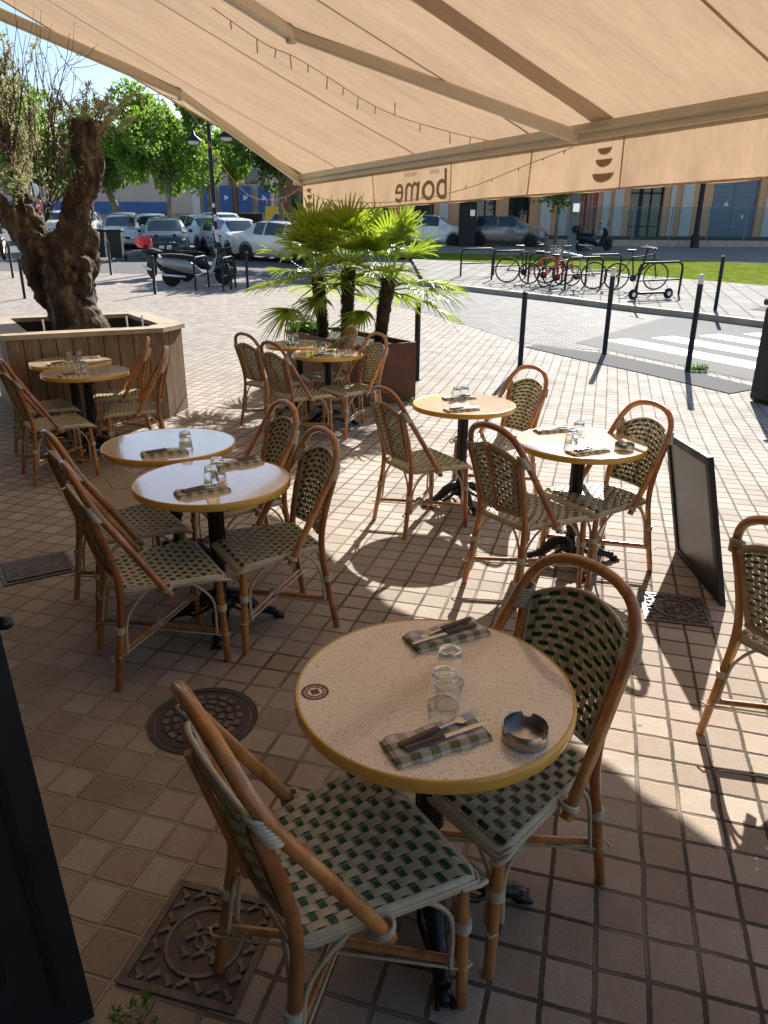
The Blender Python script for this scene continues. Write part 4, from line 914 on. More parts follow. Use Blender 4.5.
b.tube(sub([(-3.72, 8.3, 1.65), (-3.93, 8.3, 1.90), (-4.08, 8.3, 2.12), (-4.24, 8.28, 2.38), (-4.42, 8.2, 2.75), (-4.6, 8.2, 3.1)]), [.17, .125, .10, .085, .07, .05], 12)
b.tube(sub([(-3.80, 8.4, 1.85), (-3.92, 8.5, 2.15), (-3.93, 8.55, 2.28)]), [.13, .11, .10], 10)
for (x, y, z, r_) in ((-3.70, 8.06, 1.70, .09), (-3.36, 8.05, 1.45, .08), (-3.58, 8.02, 1.5, .07), (-3.22, 8.12, 1.58, .09), (-3.82, 8.15, 1.52, .08), (-3.03, 8.2, 2.4, .06), (-3.2, 8.2, 2.72, .05), (-3.5, 8.1, 1.84, .09)):
    p = Vector((x, y, z)) - O0; b.lathe([(.0001, -r_), (r_ * .7, -r_ * .7), (r_, 0), (r_ * .7, r_ * .7), (.0001, r_)], 10, p)
trunk = remeshed(b, .020, [(.25, .08), (.08, .06), (.03, .03)], 'trunk', MT['bark'], ol)
# thinner branches and the sparse silver foliage
tw = MB(); lv = MB()
def leaf(lb, p, d, L, w_, fold=.2):
    d = d.normalized(); s_ = d.cross(Vector((random.gauss(0, 1), random.gauss(0, 1), random.gauss(0, 1)))).normalized() * w_ / 2
    q = p + d * L; mid = p + d * L * .5 + d.cross(s_).normalized() * L * .06
    lb.add([p, mid + s_, q, mid - s_], [(0, 1, 2, 3)])
def twig(p, d, L, r, nl, depth=0, leafy=1.0):
    pts = [p]; v = d.normalized(); n = 6
    for i in range(n):
        v = (v + Vector((random.gauss(0, .12), random.gauss(0, .12), random.gauss(.03, .08)))).normalized(); pts.append(pts[-1] + v * L / n)
    tw.tube(pts, [lerp(r, r * .35, i / n) for i in range(n + 1)], 5, caps=False)
    if depth > 0:
        for i in range(2 + depth):
            k = random.randint(1, n); dv = (v + Vector((random.gauss(0, .6), random.gauss(0, .6), random.gauss(.1, .4)))).normalized(); twig(pts[k], dv, L * random.uniform(.35, .6), r * .5, nl, depth - 1, leafy)
    for i in range(int(nl * leafy)):
        t_ = random.uniform(.1, 1) * n; k = min(int(t_), n - 1); q = pts[k].lerp(pts[k + 1], t_ - k)
        leaf(lv, q, v * .5 + Vector((random.gauss(0, .7), random.gauss(0, .7), random.gauss(.1, .6))), random.uniform(.04, .065), random.uniform(.010, .015))
random.seed(11)
for (x, y, z, h_, nn_) in ((-3.9, 8.5, 2.2, 1.4, 9), (-4.0, 8.6, 2.2, 1.2, 9)):
    twig(Vector((x, y, z)) - O0, Vector((random.uniform(-.1, .2), 0, 1)), h_, .045, 16, 3, 1.2)
for i in range(20):          # left side and behind: leafy shoots
    p = Vector((random.uniform(-4.5, -3.7), random.uniform(8.2, 8.9), random.uniform(1.95, 2.9))); twig(p - O0, Vector((random.uniform(-.5, .45), random.uniform(-.3, .4), 1)), random.uniform(.5, .95), .011, 19, 2, 1.1)
for i in range(26):          # thin bare upright shoots
    p = Vector((random.uniform(-4.0, -3.3), random.uniform(8.1, 8.6), random.uniform(2.4, 2.7))); twig(p - O0, Vector((random.uniform(-.25, .28), random.uniform(-.1, .1), 1)), random.uniform(.7, 1.15), .007, 7, 1, .45)
for i in range(16):          # sprouts round the sawn top
    a = random.uniform(0, 6.28); p = Vector((-3.04 + .15 * math.cos(a), 8.25 + .15 * math.sin(a), random.uniform(2.8, 3.0))); twig(p - O0, Vector((math.cos(a), math.sin(a), .8)), random.uniform(.15, .38), .005, 26, 1, .9)
for i in range(8):
    p = Vector((-3.6, 8.2, 2.0)); twig(p - O0, Vector((random.uniform(.3, .9), -.2, .9)), random.uniform(.5, .9), .008, 8, 1, .7)
tw.build('branches', MT['bark'], ol); o = lv.build('foliage', MT['olive'], ol)
random.seed(5)
for i, (nx, dx) in enumerate(((.95, 7.97), (1.75, 7.97), (1.92, 8.02))):
    p = gd(nx, dx, .72); b = MB(); b.tube([(0, 0, 0), (.005, 0, .25), (.002, 0, .36)], [.008, .008, .012], 6); o = b.build('irrigation_stake', MT['white']); o.location = p
    tag(o, ['thin pale stake at the left front corner inside the wooden planter', 'middle thin pale stake inside the wooden planter, right of the trunk', 'rightmost thin pale stake inside the wooden planter'][i], 'stake', 'stakes in the wooden planter')

# ------------------------------------------------------------------ rusty planter with three palms
pz = gz(8.5); q0 = gd(4.4, 8.05, pz - .02)
t = thing('rusty_planter', tuple(q0), 0, 'rust brown steel planter box holding three small palms', 'planter')
def gq(n, dd, z=0): v = gd(n, dd, z); return (v.x - q0.x, v.y - q0.y)
b = MB(); b.smooth = False; HZ = .70
n0, n1, d0, d1, th = 4.0, 4.79, 7.08, 9.0, .03
for r_ in ((n0, n1, d0, d0 + th), (n0, n1, d1 - th, d1), (n0, n0 + th, d0 + th, d1 - th), (n1 - th, n1, d0 + th, d1 - th)):
    b.prism([gq(r_[0], r_[2]), gq(r_[1], r_[2]), gq(r_[1], r_[3]), gq(r_[0], r_[3])], 0, HZ)
b.build('walls', MT['corten'], t)
b = MB(); b.prism([gq(n0 + th, d0 + th), gq(n1 - th, d0 + th), gq(n1 - th, d1 - th), gq(n0 + th, d1 - th)], .3, HZ - .05); b.build('soil', MT['soil'], t)
def palm(loc, h, rad, nl, lean, label, seed):
    random.seed(seed); t = thing('palm', loc, 0, label, 'palm tree', 'palms in the rusty planter')
    top = Vector((lean[0], lean[1], h)); b = MB(); n = 16
    pts = [Vector((lean[0] * (i / n) ** 1.3, lean[1] * i / n, h * i / n)) for i in range(n + 1)]
    b.tube(pts, [.066 + .010 * math.sin(i * 2.2) + .016 * (i / n) for i in range(n + 1)], 12)
    for i in range(520):
        k = random.uniform(0, n - .01); c = pts[int(k)].lerp(pts[int(k) + 1], k - int(k)); a = random.uniform(0, 6.28); r_ = .066 + .016 * k / n
        p = c + Vector((math.cos(a) * r_, math.sin(a) * r_, 0)); q = p + Vector((math.cos(a) * random.uniform(.01, .035), math.sin(a) * random.uniform(.01, .035), random.uniform(.03, .07))); sd_ = Vector((-math.sin(a), math.cos(a), 0)) * random.uniform(.008, .016)
        b.add([p - sd_, p + sd_, q], [(0, 1, 2), (2, 1, 0)][:1])
    b.build('trunk', MT['palmbark'], t)
    for i in range(nl):
        f = i / (nl - 1); a = i * 2.399 + random.uniform(-.3, .3); elev = lerp(R(84), R(-4), f ** 1.1) + random.uniform(-.12, .12) - (.45 if i % 7 == 6 else 0)
        out = Vector((math.cos(a), math.sin(a), 0)); d = out * math.cos(elev) + Vector((0, 0, math.sin(elev))); PL = rad * random.uniform(.46, .66)
        b = MB(); p0 = top + out * .04 + Vector((0, 0, lerp(.06, -.14, f))); p1 = p0 + d * PL + Vector((0, 0, -.06 * (1 - abs(math.sin(elev))))); b.tube([p0, p0.lerp(p1, .5) + Vector((0, 0, .02)), p1], [.010, .007, .005], 5)
        d2 = (d + Vector((0, 0, -.22))).normalized(); side = d2.cross(Vector((0, 0, 1)))
        side = side.normalized() if side.length > .1 else Vector((math.sin(a), -math.cos(a), 0)); nrm = side.cross(d2).normalized(); m_ = 24
        for j in range(m_):
            u = (j + .5) / m_ * 2 - 1; th_ = u * R(82); LL = rad * .68 * (1 - .22 * abs(u)) * random.uniform(.88, 1.08); dd_ = (d2 * math.cos(th_) + side * math.sin(th_) + nrm * .22 * abs(u)).normalized(); wv = dd_.cross(nrm).normalized(); pp = []; n_ = 5
            droop = random.uniform(.08, .42) * LL
            for k in range(n_ + 1):
                s_ = k / n_; pp.append(p1 + dd_ * LL * s_ + Vector((0, 0, -droop * s_ ** 2.6)) )
            ww = [.006, .0125, .014, .012, .008, .001]; vs = []
            for k in range(n_ + 1): vs += [pp[k] - wv * ww[k] + nrm * .004, pp[k] - nrm * .002, pp[k] + wv * ww[k] + nrm * .004]
            b.add(vs, [(k * 3 + q, k * 3 + q + 1, k * 3 + q + 4, k * 3 + q + 3) for k in range(n_) for q in (0, 1)])
        b.build('frond', MT['palmleaf'], t)
    return t
def pg(n, dd): v = gd(n, dd); return (v.x, v.y, pz + .62)
palm(pg(4.26, 8.42), .76, .74, 22, (-.06, 0), 'left palm of the three in the rusty planter', 3)
palm(pg(4.36, 7.98), .84, .76, 22, (.03, 0), 'middle palm of the three, tallest, in the rusty planter', 4)
palm(pg(4.50, 7.42), .74, .74, 22, (.10, .03), 'right palm of the three in the rusty planter, leaning right', 5)
def weeds(name, c, rx, ry, h_, n, label, mt='weed'):
    b = MB()
    for i in range(n):
        a = random.uniform(0, 6.28); r_ = math.sqrt(random.random()); p = Vector((rx * r_ * math.cos(a), ry * r_ * math.sin(a), 0)); d = Vector((random.gauss(0, .5), random.gauss(0, .5), 1)).normalized(); L = h_ * random.uniform(.4, 1)
        q = p + d * L; b.tube([p, q], [.0012, .0008], 3)
        for k in range(4):
            pp = p.lerp(q, random.uniform(.3, 1)); leaf(b, pp, Vector((random.gauss(0, 1), random.gauss(0, 1), random.uniform(0, .8))), h_ * random.uniform(.15, .35), h_ * .12)
    o = b.build(name, MT[mt]); o.location = c; return tag(o, label, 'weeds')
random.seed(9)
v = gd(4.2, 8.75); weeds('weeds', (v.x, v.y, pz + .62), .22, .16, .22, 240, 'green weeds growing in the left end of the rusty planter')
weeds('weeds', (-.60, 1.215, 0), .05, .06, .06, 40, 'small green weeds in the paving at the foot of the door leaf')
weeds('weeds', (4.40, 10.22, gz(10.2) + .0), .14, .06, .12, 110, 'bright tuft of weeds at the kerb beside the right bollard')
weeds('weeds', (.34, 8.36, gz(8.4)), .05, .05, .08, 40, 'small weed at the corner of the rusty planter')

# ------------------------------------------------------------------ bollards
def bollard_mesh(h, white):
    b = MB(); b.lathe([(.045, 0), (.045, .012), (.036, .016), (.036, h - .02 if not white else h - .13), (.034, h - (.012 if not white else .128))], 14); return b
def bollard(x, y, h, white, label):
    t = thing('bollard', (x, y, gz(y)), 0, label, 'bollard', 'black steel bollards')
    b = MB(); top = h - .11 if white else h
    b.lathe([(.05, 0), (.05, .01), (.037, .014), (.037, top)], 16); b.build('post', MT['black'], t)
    b = MB(); b.lathe([(.0375, top), (.0375, h + .0), (.03, h + .012), (.0001, h + .014)], 16); b.build('cap', MT['white' if white else 'black'], t); return t
BL = [(.42, 9.58, 1.0, 0, 'black bollard standing right of the rusty palm planter'), (1.94, 10.44, 1.03, 0, 'black bollard behind the small central table, without white cap'), (3.43, 11.44, 1.27, 1, 'white-capped bollard at the near end of the tactile strip, left of the other capped one'),
      (4.25, 10.19, 1.29, 1, 'white-capped bollard closest to the zebra crossing, beside a tuft of weeds'), (6.9, 15.62, 1.18, 0, 'thin black bollard across the street in front of the lawn'), (-11.01, 22.35, .95, 0, 'farther of two bollards left of the olive trunk'),
      (-8.51, 17.68, .9, 0, 'nearer of two bollards left of the olive trunk'), (-8.5, 23.46, .95, 0, 'bollard in front of the black waste bins'), (-5.74, 18.72, .9, 0, 'bollard standing before the black scooter'), (-3.69, 20.18, .9, 0, 'bollard between the grey scooter and the palms')]
for x, y, h, wc, lb in BL: bollard(x, y, h, wc, lb)

# ------------------------------------------------------------------ street trees
def street_tree(name, x, y, h, trunk_h, rx, ry, rz, n, mt, label, seed, size_=.2, group='plane trees along the parking', trunk_r=.16, leans=(0, 0)):
    random.seed(seed); size = size_ * .74; n = int(n * 1.7); z0 = gz(y); t = thing(name, (x, y, z0), 0, label, 'tree', group); b = MB(); cz = h - rz
    top = Vector((leans[0], leans[1], trunk_h)); b.tube(bez([(0, 0, 0), (leans[0] * .4, leans[1] * .4, trunk_h * .5), top, (leans[0] * 1.2, 0, cz + rz * .3)], 3), [lerp(trunk_r, trunk_r * .35, i / 9) for i in range(10)], 8)
    blobs = []
    for i in range(26):
        while True:
            v = Vector((random.uniform(-1, 1), random.uniform(-1, 1), random.uniform(-1, 1)))
            if .25 < v.length < 1: break
        c = Vector((leans[0] + v.x * rx * .82, v.y * ry * .82, cz + v.z * rz * .82)); blobs.append((c, random.uniform(.22, .38) * min(rx, rz)))
        if i < 12: b.tube(bez([top * .9, (top + c) / 2 + Vector((0, 0, -.1)), c], 3), [trunk_r * .4, trunk_r * .33, trunk_r * .28, trunk_r * .2, trunk_r * .15, trunk_r * .12, trunk_r * .08], 5, caps=False)
    b.build('trunk', MT['planebark'], t); lf = MB(); lf.smooth = False
    for i in range(n):
        c, r_ = random.choice(blobs); v = Vector((random.gauss(0, 1), random.gauss(0, 1), random.gauss(0, 1))).normalized() * r_ * random.uniform(.55, 1.15) ** .6; p = c + v
        d = (v.normalized() * .6 + Vector((random.gauss(0, .6), random.gauss(0, .6), random.gauss(-.1, .5)))).normalized(); s_ = size * random.uniform(.6, 1.2)
        sv = d.cross(Vector((random.gauss(0, 1), random.gauss(0, 1), random.gauss(0, 1)))).normalized() * s_ * .5; nn = d.cross(sv).normalized() * s_ * .12
        lf.add([p, p + d * s_ * .35 + sv + nn, p + d * s_, p + d * s_ * .35 - sv + nn], [(0, 1, 2, 3)])
    lf.build('crown', MT[mt], t); return t
street_tree('plane_tree', -10.9, 39.3, 7.6, 3.1, 3.0, 2.8, 2.6, 9000, 'plane', 'bright green plane tree with a round crown, right behind the parked cars', 1, .24)
street_tree('plane_tree', -15.9, 47, 7.4, 3.2, 2.6, 2.6, 2.4, 5500, 'planedark', 'darker plane tree with a leaning trunk behind the sawn olive limb', 2, .26, trunk_r=.3, leans=(-.9, 0))
street_tree('plane_tree', -5.6, 41.5, 7.2, 3.4, 3.2, 3.0, 2.2, 7500, 'planedark', 'dark green tree behind the street lamp, partly under the awning edge', 3, .24)
street_tree('plane_tree', -19.5, 44, 7.8, 3.0, 3.2, 3, 2.9, 6500, 'plane', 'bright green tree seen through the olive twigs at the left', 4, .26)
street_tree('plane_tree', -25, 50, 8.5, 3.2, 3.5, 3, 3.0, 5500, 'plane', 'pale green tree at the far left edge behind the olive', 5, .3)
street_tree('plane_tree', -12.4, 55, 7.0, 3.2, 3.0, 3, 2.2, 4000, 'plane', 'small light green tree far behind the row of cars', 6, .3)
street_tree('plane_tree', -1.0, 30.5, 6.8, 3.2, 2.7, 2.6, 2.0, 4500, 'plane', 'tree hidden behind the awning that shades the parked scooters', 7, .24)
street_tree('young_street_tree', 8.35, 38.0, 5.6, 2.2, 1.9, 1.6, 1.9, 1500, 'plane', 'slim young tree with light leaves before the orange building', 8, .25, None, .07)

# ------------------------------------------------------------------ parked cars
def car(x, y, ang, paint, label, hatch=True, first=None):
    tilt = GS if y > 9 else 0; t = thing('parked_car', (x, y, gz(y) + .004), ang, label, 'car', 'cars parked on the street', tilt)
    if hatch: ST = [(-2.02, .62, .42, .80, .82, .50), (-1.98, .80, .28, .90, .95, .58), (-1.86, .85, .22, .95, 1.14, .60), (-1.55, .87, .20, .97, 1.42, .60), (-1.45, .87, .20, .97, 1.44, .61), (-.42, .88, .19, .96, 1.47, .63), (-.34, .88, .19, .96, 1.47, .63), (.38, .88, .19, .95, 1.44, .62), (.55, .88, .19, .95, 1.37, .62), (1.12, .88, .19, .95, .99, .66), (1.22, .88, .19, .95, .97, .66), (1.75, .86, .20, .84, .90, .60), (2.02, .78, .24, .68, .76, .52), (2.12, .62, .30, .58, .60, .44)]
    else: ST = [(-2.28, .62, .42, .80, .82, .50), (-2.22, .80, .28, .92, .96, .58), (-1.75, .86, .22, .98, 1.02, .60), (-1.68, .86, .2, .98, 1.04, .6), (-1.05, .87, .20, .97, 1.38, .58), (-.95, .87, .20, .97, 1.40, .60), (-.42, .88, .19, .96, 1.43, .62), (-.34, .88, .19, .96, 1.43, .62), (.38, .88, .19, .95, 1.40, .61), (.55, .88, .19, .95, 1.33, .61), (1.12, .88, .19, .95, .99, .66), (1.22, .88, .19, .95, .97, .66), (1.85, .86, .20, .84, .89, .60), (2.15, .78, .24, .68, .76, .52), (2.25, .62, .30, .58, .60, .44)]
    def ring(s_):
        X, w_, zb_, be, ro, rw = s_; h2 = [(w_ * .90, zb_), (w_, zb_ + .12), (w_ * 1.005, (zb_ + be) / 2), (w_ * .97, be), (lerp(w_ * .97, rw, .5) + .02, lerp(be, ro, .5)), (rw, ro - .03 if ro - be > .1 else ro), (rw * .6, ro + .012)]
        return [Vector((X, yy, z)) for yy, z in h2] + [Vector((X, -yy, z)) for yy, z in h2[::-1]]
    rs = [ring(s_) for s_ in ST]; n = 14; body = MB(); win = MB()
    for i in range(len(rs) - 1):
        tall = (ST[i][4] - ST[i][3] > .08 and ST[i + 1][4] - ST[i + 1][3] > .08); post = abs(ST[i + 1][0] - ST[i][0]) < .12
        ws = (ST[i][4] - ST[i + 1][4]) > .3; rsr = (ST[i + 1][4] - ST[i][4]) > (.25 if hatch else .3)
        for k in range(n):
            if k == n - 1: q = (0, n - 1)
            k2 = (k + 1) % n; f = [rs[i][k], rs[i + 1][k], rs[i + 1][k2], rs[i][k2]]
            side = k in (3, 4, 8, 9) and tall and not post; front = k in (5, 6, 7) and (ws or rsr)
            if side or front: win.add(f, [(0, 1, 2, 3)], True)
            else: body.add(f, [(0, 1, 2, 3)], True)
    body.add(rs[0], [tuple(range(n))], False); body.add(rs[-1], [tuple(range(n - 1, -1, -1))], False)
    import bmesh
    for mb_, nm, mt_ in ((body, 'body', paint), (win, 'window', MT['carglass'])):
        o = mb_.build(nm, mt_, t); bm = bmesh.new(); bm.from_mesh(o.data); bmesh.ops.remove_doubles(bm, verts=bm.verts, dist=.0005); bmesh.ops.recalc_face_normals(bm, faces=bm.faces); bm.to_mesh(o.data); bm.free(); autosmooth(o, 35)
    xf, xr = (1.32, -1.30) if hatch else (1.42, -1.36)
    for X in (xf, xr):
        for s_ in (-1, 1):
            M_ = Matrix.Rotation(R(90), 3, 'X'); b = MB(); b.lathe([(.19, -.10), (.29, -.10), (.315, -.07), (.315, .07), (.29, .10), (.19, .10)], 24, (X, s_ * .80, .315), M_.to_4x4()); w_ = b.build('wheel', MT['rubber'], t)
            b = MB(); b.lathe([(.0001, s_ * -.085), (.06, s_ * -.09), (.19, s_ * -.10), (.20, s_ * -.095), (.2, 0)], 20, (X, s_ * .80, .315), M_.to_4x4())
            b.build('rim', MT['chrome'], w_)
            b = MB(); b.lathe([(.33, -.02), (.37, -.012), (.37, .02), (.33, .02)], 24, (X, s_ * .868, .33), M_.to_4x4(), caps=False); b.build('wheel_arch', MT['black'], t)
    L = ST[-1][0]; 
    for s_ in (-1, 1):
        b = MB(); b.bbox((L - .20, s_ * .62, .70), (.20, .26, .13), .04, R(-18 * s_)); b.build('headlight', MT['lamp'], t)
        b = MB(); b.bbox((ST[0][0] + .08, s_ * .64, .82), (.12, .16, .22), .03); b.build('tail_light', MT['red'], t)
        b = MB(); b.bbox((.82, s_ * .98, 1.0), (.12, .16, .11), .03); b.build('mirror', paint, t)
    b = MB(); b.bbox((L - .02, 0, .52), (.05, .95, .14), .02); b.bbox((L - .05, 0, .33), (.08, 1.1, .12), .02); b.build('grille', MT['black'], t)
    b = MB(); b.box((L + .012, 0, .47), (.01, .50, .105)); b.build('number_plate', MT['white'], t)
    return t
def hd(dx, dy): return math.atan2(dy, dx)
PW, PS, PD, PB, PG_ = car_paint('white_car_paint', (.86, .86, .84), .0), car_paint('silver_car_paint', (.66, .65, .62), .25), car_paint('dark_car_paint', (.035, .045, .04), .3), car_paint('blue_car_paint', (.03, .06, .14), .3), car_paint('grey_car_paint', (.34, .34, .33), .25)
car(-3.75, 29.2, hd(.80, -.60), PS, 'silver saloon parked nearest the palms, turned to the right', False)
car(-6.25, 31.9, hd(.55, -.83), PW, 'white hatchback left of the silver saloon, behind the lamp post')
car(-8.5, 36.2, hd(.55, -.83), PW, 'second white car in the row, left of the lamp post')
car(-9.0, 31.6, hd(.25, -.97), PD, 'dark hatchback facing the viewer behind the red top box')
car(-11.6, 38.5, hd(.30, -.95), PS, 'silver car just behind the dark hatchback')
car(-14.0, 41.5, hd(.25, -.97), PG_, 'grey-beige car to the right of the black waste bins')
car(-12.6, 37.0, hd(.25, -.97), PS, 'small silver car between the grey-beige car and the dark hatchback')
car(-17.3, 44.5, hd(.2, -.98), PW, 'white car right above the black waste bins')
car(-19.2, 46.0, hd(.2, -.98), PW, 'leftmost white car beside the olive limb')
car(-9.2, 44.0, hd(.6, -.8), PW, 'white car far back near the blue banners')
car(-4.8, 45.0, hd(.9, -.4), PB, 'dark blue car in front of the blue banners')
car(2.4, 41.2, hd(.97, -.24), PW, 'white car half hidden by the right palm fronds')
car(6.35, 40.6, hd(.95, -.30), car_paint('dark_grey_car_paint', (.17, .175, .18), .4), 'silver grey hatchback in front of the orange building, left of the bikes')

# ------------------------------------------------------------------ two-wheelers
def wheel(b, c, r_, th, spokes=0, axis='Y'):
    c = Vector(c); ring = [c + Vector((math.cos(q) * r_, 0, math.sin(q) * r_)) for q in [i * math.pi / 14 for i in range(28)]]; b.tube(ring, th, 6, closed=True)
    for k in range(spokes):
        a = k * 2 * math.pi / spokes; b.tube([c, c + Vector((math.cos(a) * r_, 0, math.sin(a) * r_))], .0035, 3, caps=False)
def bicycle(x, y, ang, fm, label, basket=False, lean=.08, child=1.0):
    t = thing('bicycle', (x, y, gz(y) + (.115 if x > 2 else 0)), ang, label, 'bicycle', 'bicycles at the racks', GS)
    W, F = .34 * child, 1.04 * child
    for X in (-F / 2, F / 2):
        b = MB(); wheel(b, (X, 0, W), W - .02, .020, 16); b.build('wheel', MT['rubber'], t)
    b = MB(); s_ = Vector((-.18, 0, .82)) * child; bb = Vector((-.08, 0, .30)) * child; hd_ = Vector((.36, 0, .86)) * child; rr, fr_ = Vector((-F / 2, 0, W)), Vector((F / 2, 0, W))
    for p, q, r_ in ((s_, bb, .016), (bb, hd_ + Vector((.02, 0, -.12)), .018), (s_ * .96, hd_, .015), (bb, rr, .011), (s_ * .95, rr, .010), (hd_ + Vector((0, 0, .06)), fr_, .014)): b.tube([p, q], r_ * 1.25, 8)
    b.build('frame', fm, t)
    b = MB(); sp = s_ + Vector((-.03, 0, .12)); b.tube([s_, sp], .012, 6); b.bbox(tuple(sp + Vector((-.02, 0, .02))), (.25, .13, .05), .02); b.build('saddle', MT['black'], t)
    b = MB(); h_ = hd_ + Vector((-.02, 0, .16)); b.tube([hd_, h_], .012, 6); b.tube([h_ + Vector((-.10, -.28, .02)), h_ + Vector((.02, -.12, 0)), h_ + Vector((.04, 0, 0)), h_ + Vector((.02, .12, 0)), h_ + Vector((-.10, .28, .02))], .012, 6); b.build('handlebar', MT['black'], t)
    b = MB(); b.lathe([(.0001, -.01), (.09, -.01), (.09, .01), (.0001, .01)], 16, bb, Matrix.Rotation(R(90), 4, 'X')); b.tube([bb, bb + Vector((.12, -.06, -.12))], .01, 5); b.tube([bb, bb + Vector((-.12, .06, .12))], .01, 5); b.build('pedals', MT['iron'], t)
    if basket:
        b = MB(); c = hd_ + Vector((.16, 0, .02)); 
        for z in (0, .08, .16, .24): b.tube([c + Vector((sx * .13, sy * .17, z - .1)) for sx, sy in ((-1, -1), (1, -1), (1, 1), (-1, 1))], .006, 4, closed=True)
        for sx, sy in ((-1, -1), (1, -1), (1, 1), (-1, 1), (0, -1), (0, 1), (-1, 0), (1, 0)): b.tube([c + Vector((sx * .13, sy * .17, -.1)), c + Vector((sx * .13, sy * .17, .14))], .006, 4)
        b.build('basket', MT['steel'], t)
    t.rotation_euler.x += lean; return t
GP = car_paint('pale_blue_frame', (.30, .38, .38), .2)
bicycle(3.85, 20.75, hd(.99, -.12), MT['black'], 'leftmost bicycle at the racks, with a big black front wheel'); bicycle(4.30, 20.35, hd(.96, -.28), MT['red'], 'bright red bicycle at the racks', child=.85)
bicycle(4.55, 19.9, hd(.9, .35), MT['red'], 'second red bicycle, leaning behind the pale one', child=.8); bicycle(4.85, 19.6, hd(-.85, .5), GP, 'pale blue-grey bicycle with basket, right of the red ones', True)
bicycle(6.35, 19.25, hd(.98, .12), MT['black'], 'black city bicycle standing alone right of the others, above the kick scooter')
def rack(x, y, ang, label, w_=1.15, h_=.76, up=.115):
    t = thing('bike_rack', (x, y, gz(y) + up), ang, label, 'bike rack', 'black hoop bike racks', GS); b = MB(); hw = w_ / 2; r_ = .14
    pts = [(-hw, 0, 0), (-hw, 0, h_ - r_), (-hw + r_ * .3, 0, h_ - r_ * .3), (-hw + r_, 0, h_), (hw - r_, 0, h_), (hw - r_ * .3, 0, h_ - r_ * .3), (hw, 0, h_ - r_), (hw, 0, 0)]; b.tube(pts, .028, 8); b.build('hoop', MT['black'], t)
    b = MB(); b.tube([(-hw, 0, .36), (hw, 0, .36)], .02, 6); b.build('rail', MT['black'], t)
rack(6.55, 18.1, hd(.92, .38), 'rightmost hoop rack, with the kick scooter against it', 1.3); rack(5.1, 19.5, hd(.9, .42), 'hoop rack holding the pale bicycle'); rack(4.45, 21.1, hd(.9, .42), 'hoop rack behind the red bicycles')
rack(3.55, 21.9, hd(.9, .42), 'hoop rack left of the bicycles, partly empty'); rack(2.75, 22.8, hd(.9, .42), 'hoop rack behind the right palm fronds'); rack(5.9, 20.6, hd(.9, .42), 'far hoop rack behind the black city bicycle')
t = thing('kick_scooter', (6.1, 17.35, gz(17.35) + .115), hd(.95, .30), 'black electric kick scooter leaning on the rightmost rack', 'kick scooter', None, GS)
for X in (-.45, .50):
    b = MB(); b.lathe([(.03, -.03), (.11, -.03), (.125, 0), (.11, .03), (.03, .03)], 20, (X, 0, .125), Matrix.Rotation(R(90), 4, 'X')); w_ = b.build('wheel', MT['rubber'], t); b = MB(); b.lathe([(.0001, -.034), (.05, -.034), (.05, .034), (.0001, .034)], 14, (X, 0, .125), Matrix.Rotation(R(90), 4, 'X')); b.build('hub', MT['chrome'], w_)
b = MB(); b.bbox((.05, 0, .15), (.72, .15, .05), .02); b.build('deck', MT['black'], t); b = MB(); b.tube([(-.45, 0, .13), (-.40, 0, .28), (-.22, 0, 1.12)], .022, 8); b.build('stem', MT['black'], t); b = MB(); b.tube([(-.24, -.24, 1.12), (-.22, 0, 1.13), (-.24, .24, 1.12)], .016, 8); b.build('handlebar', MT['black'], t)
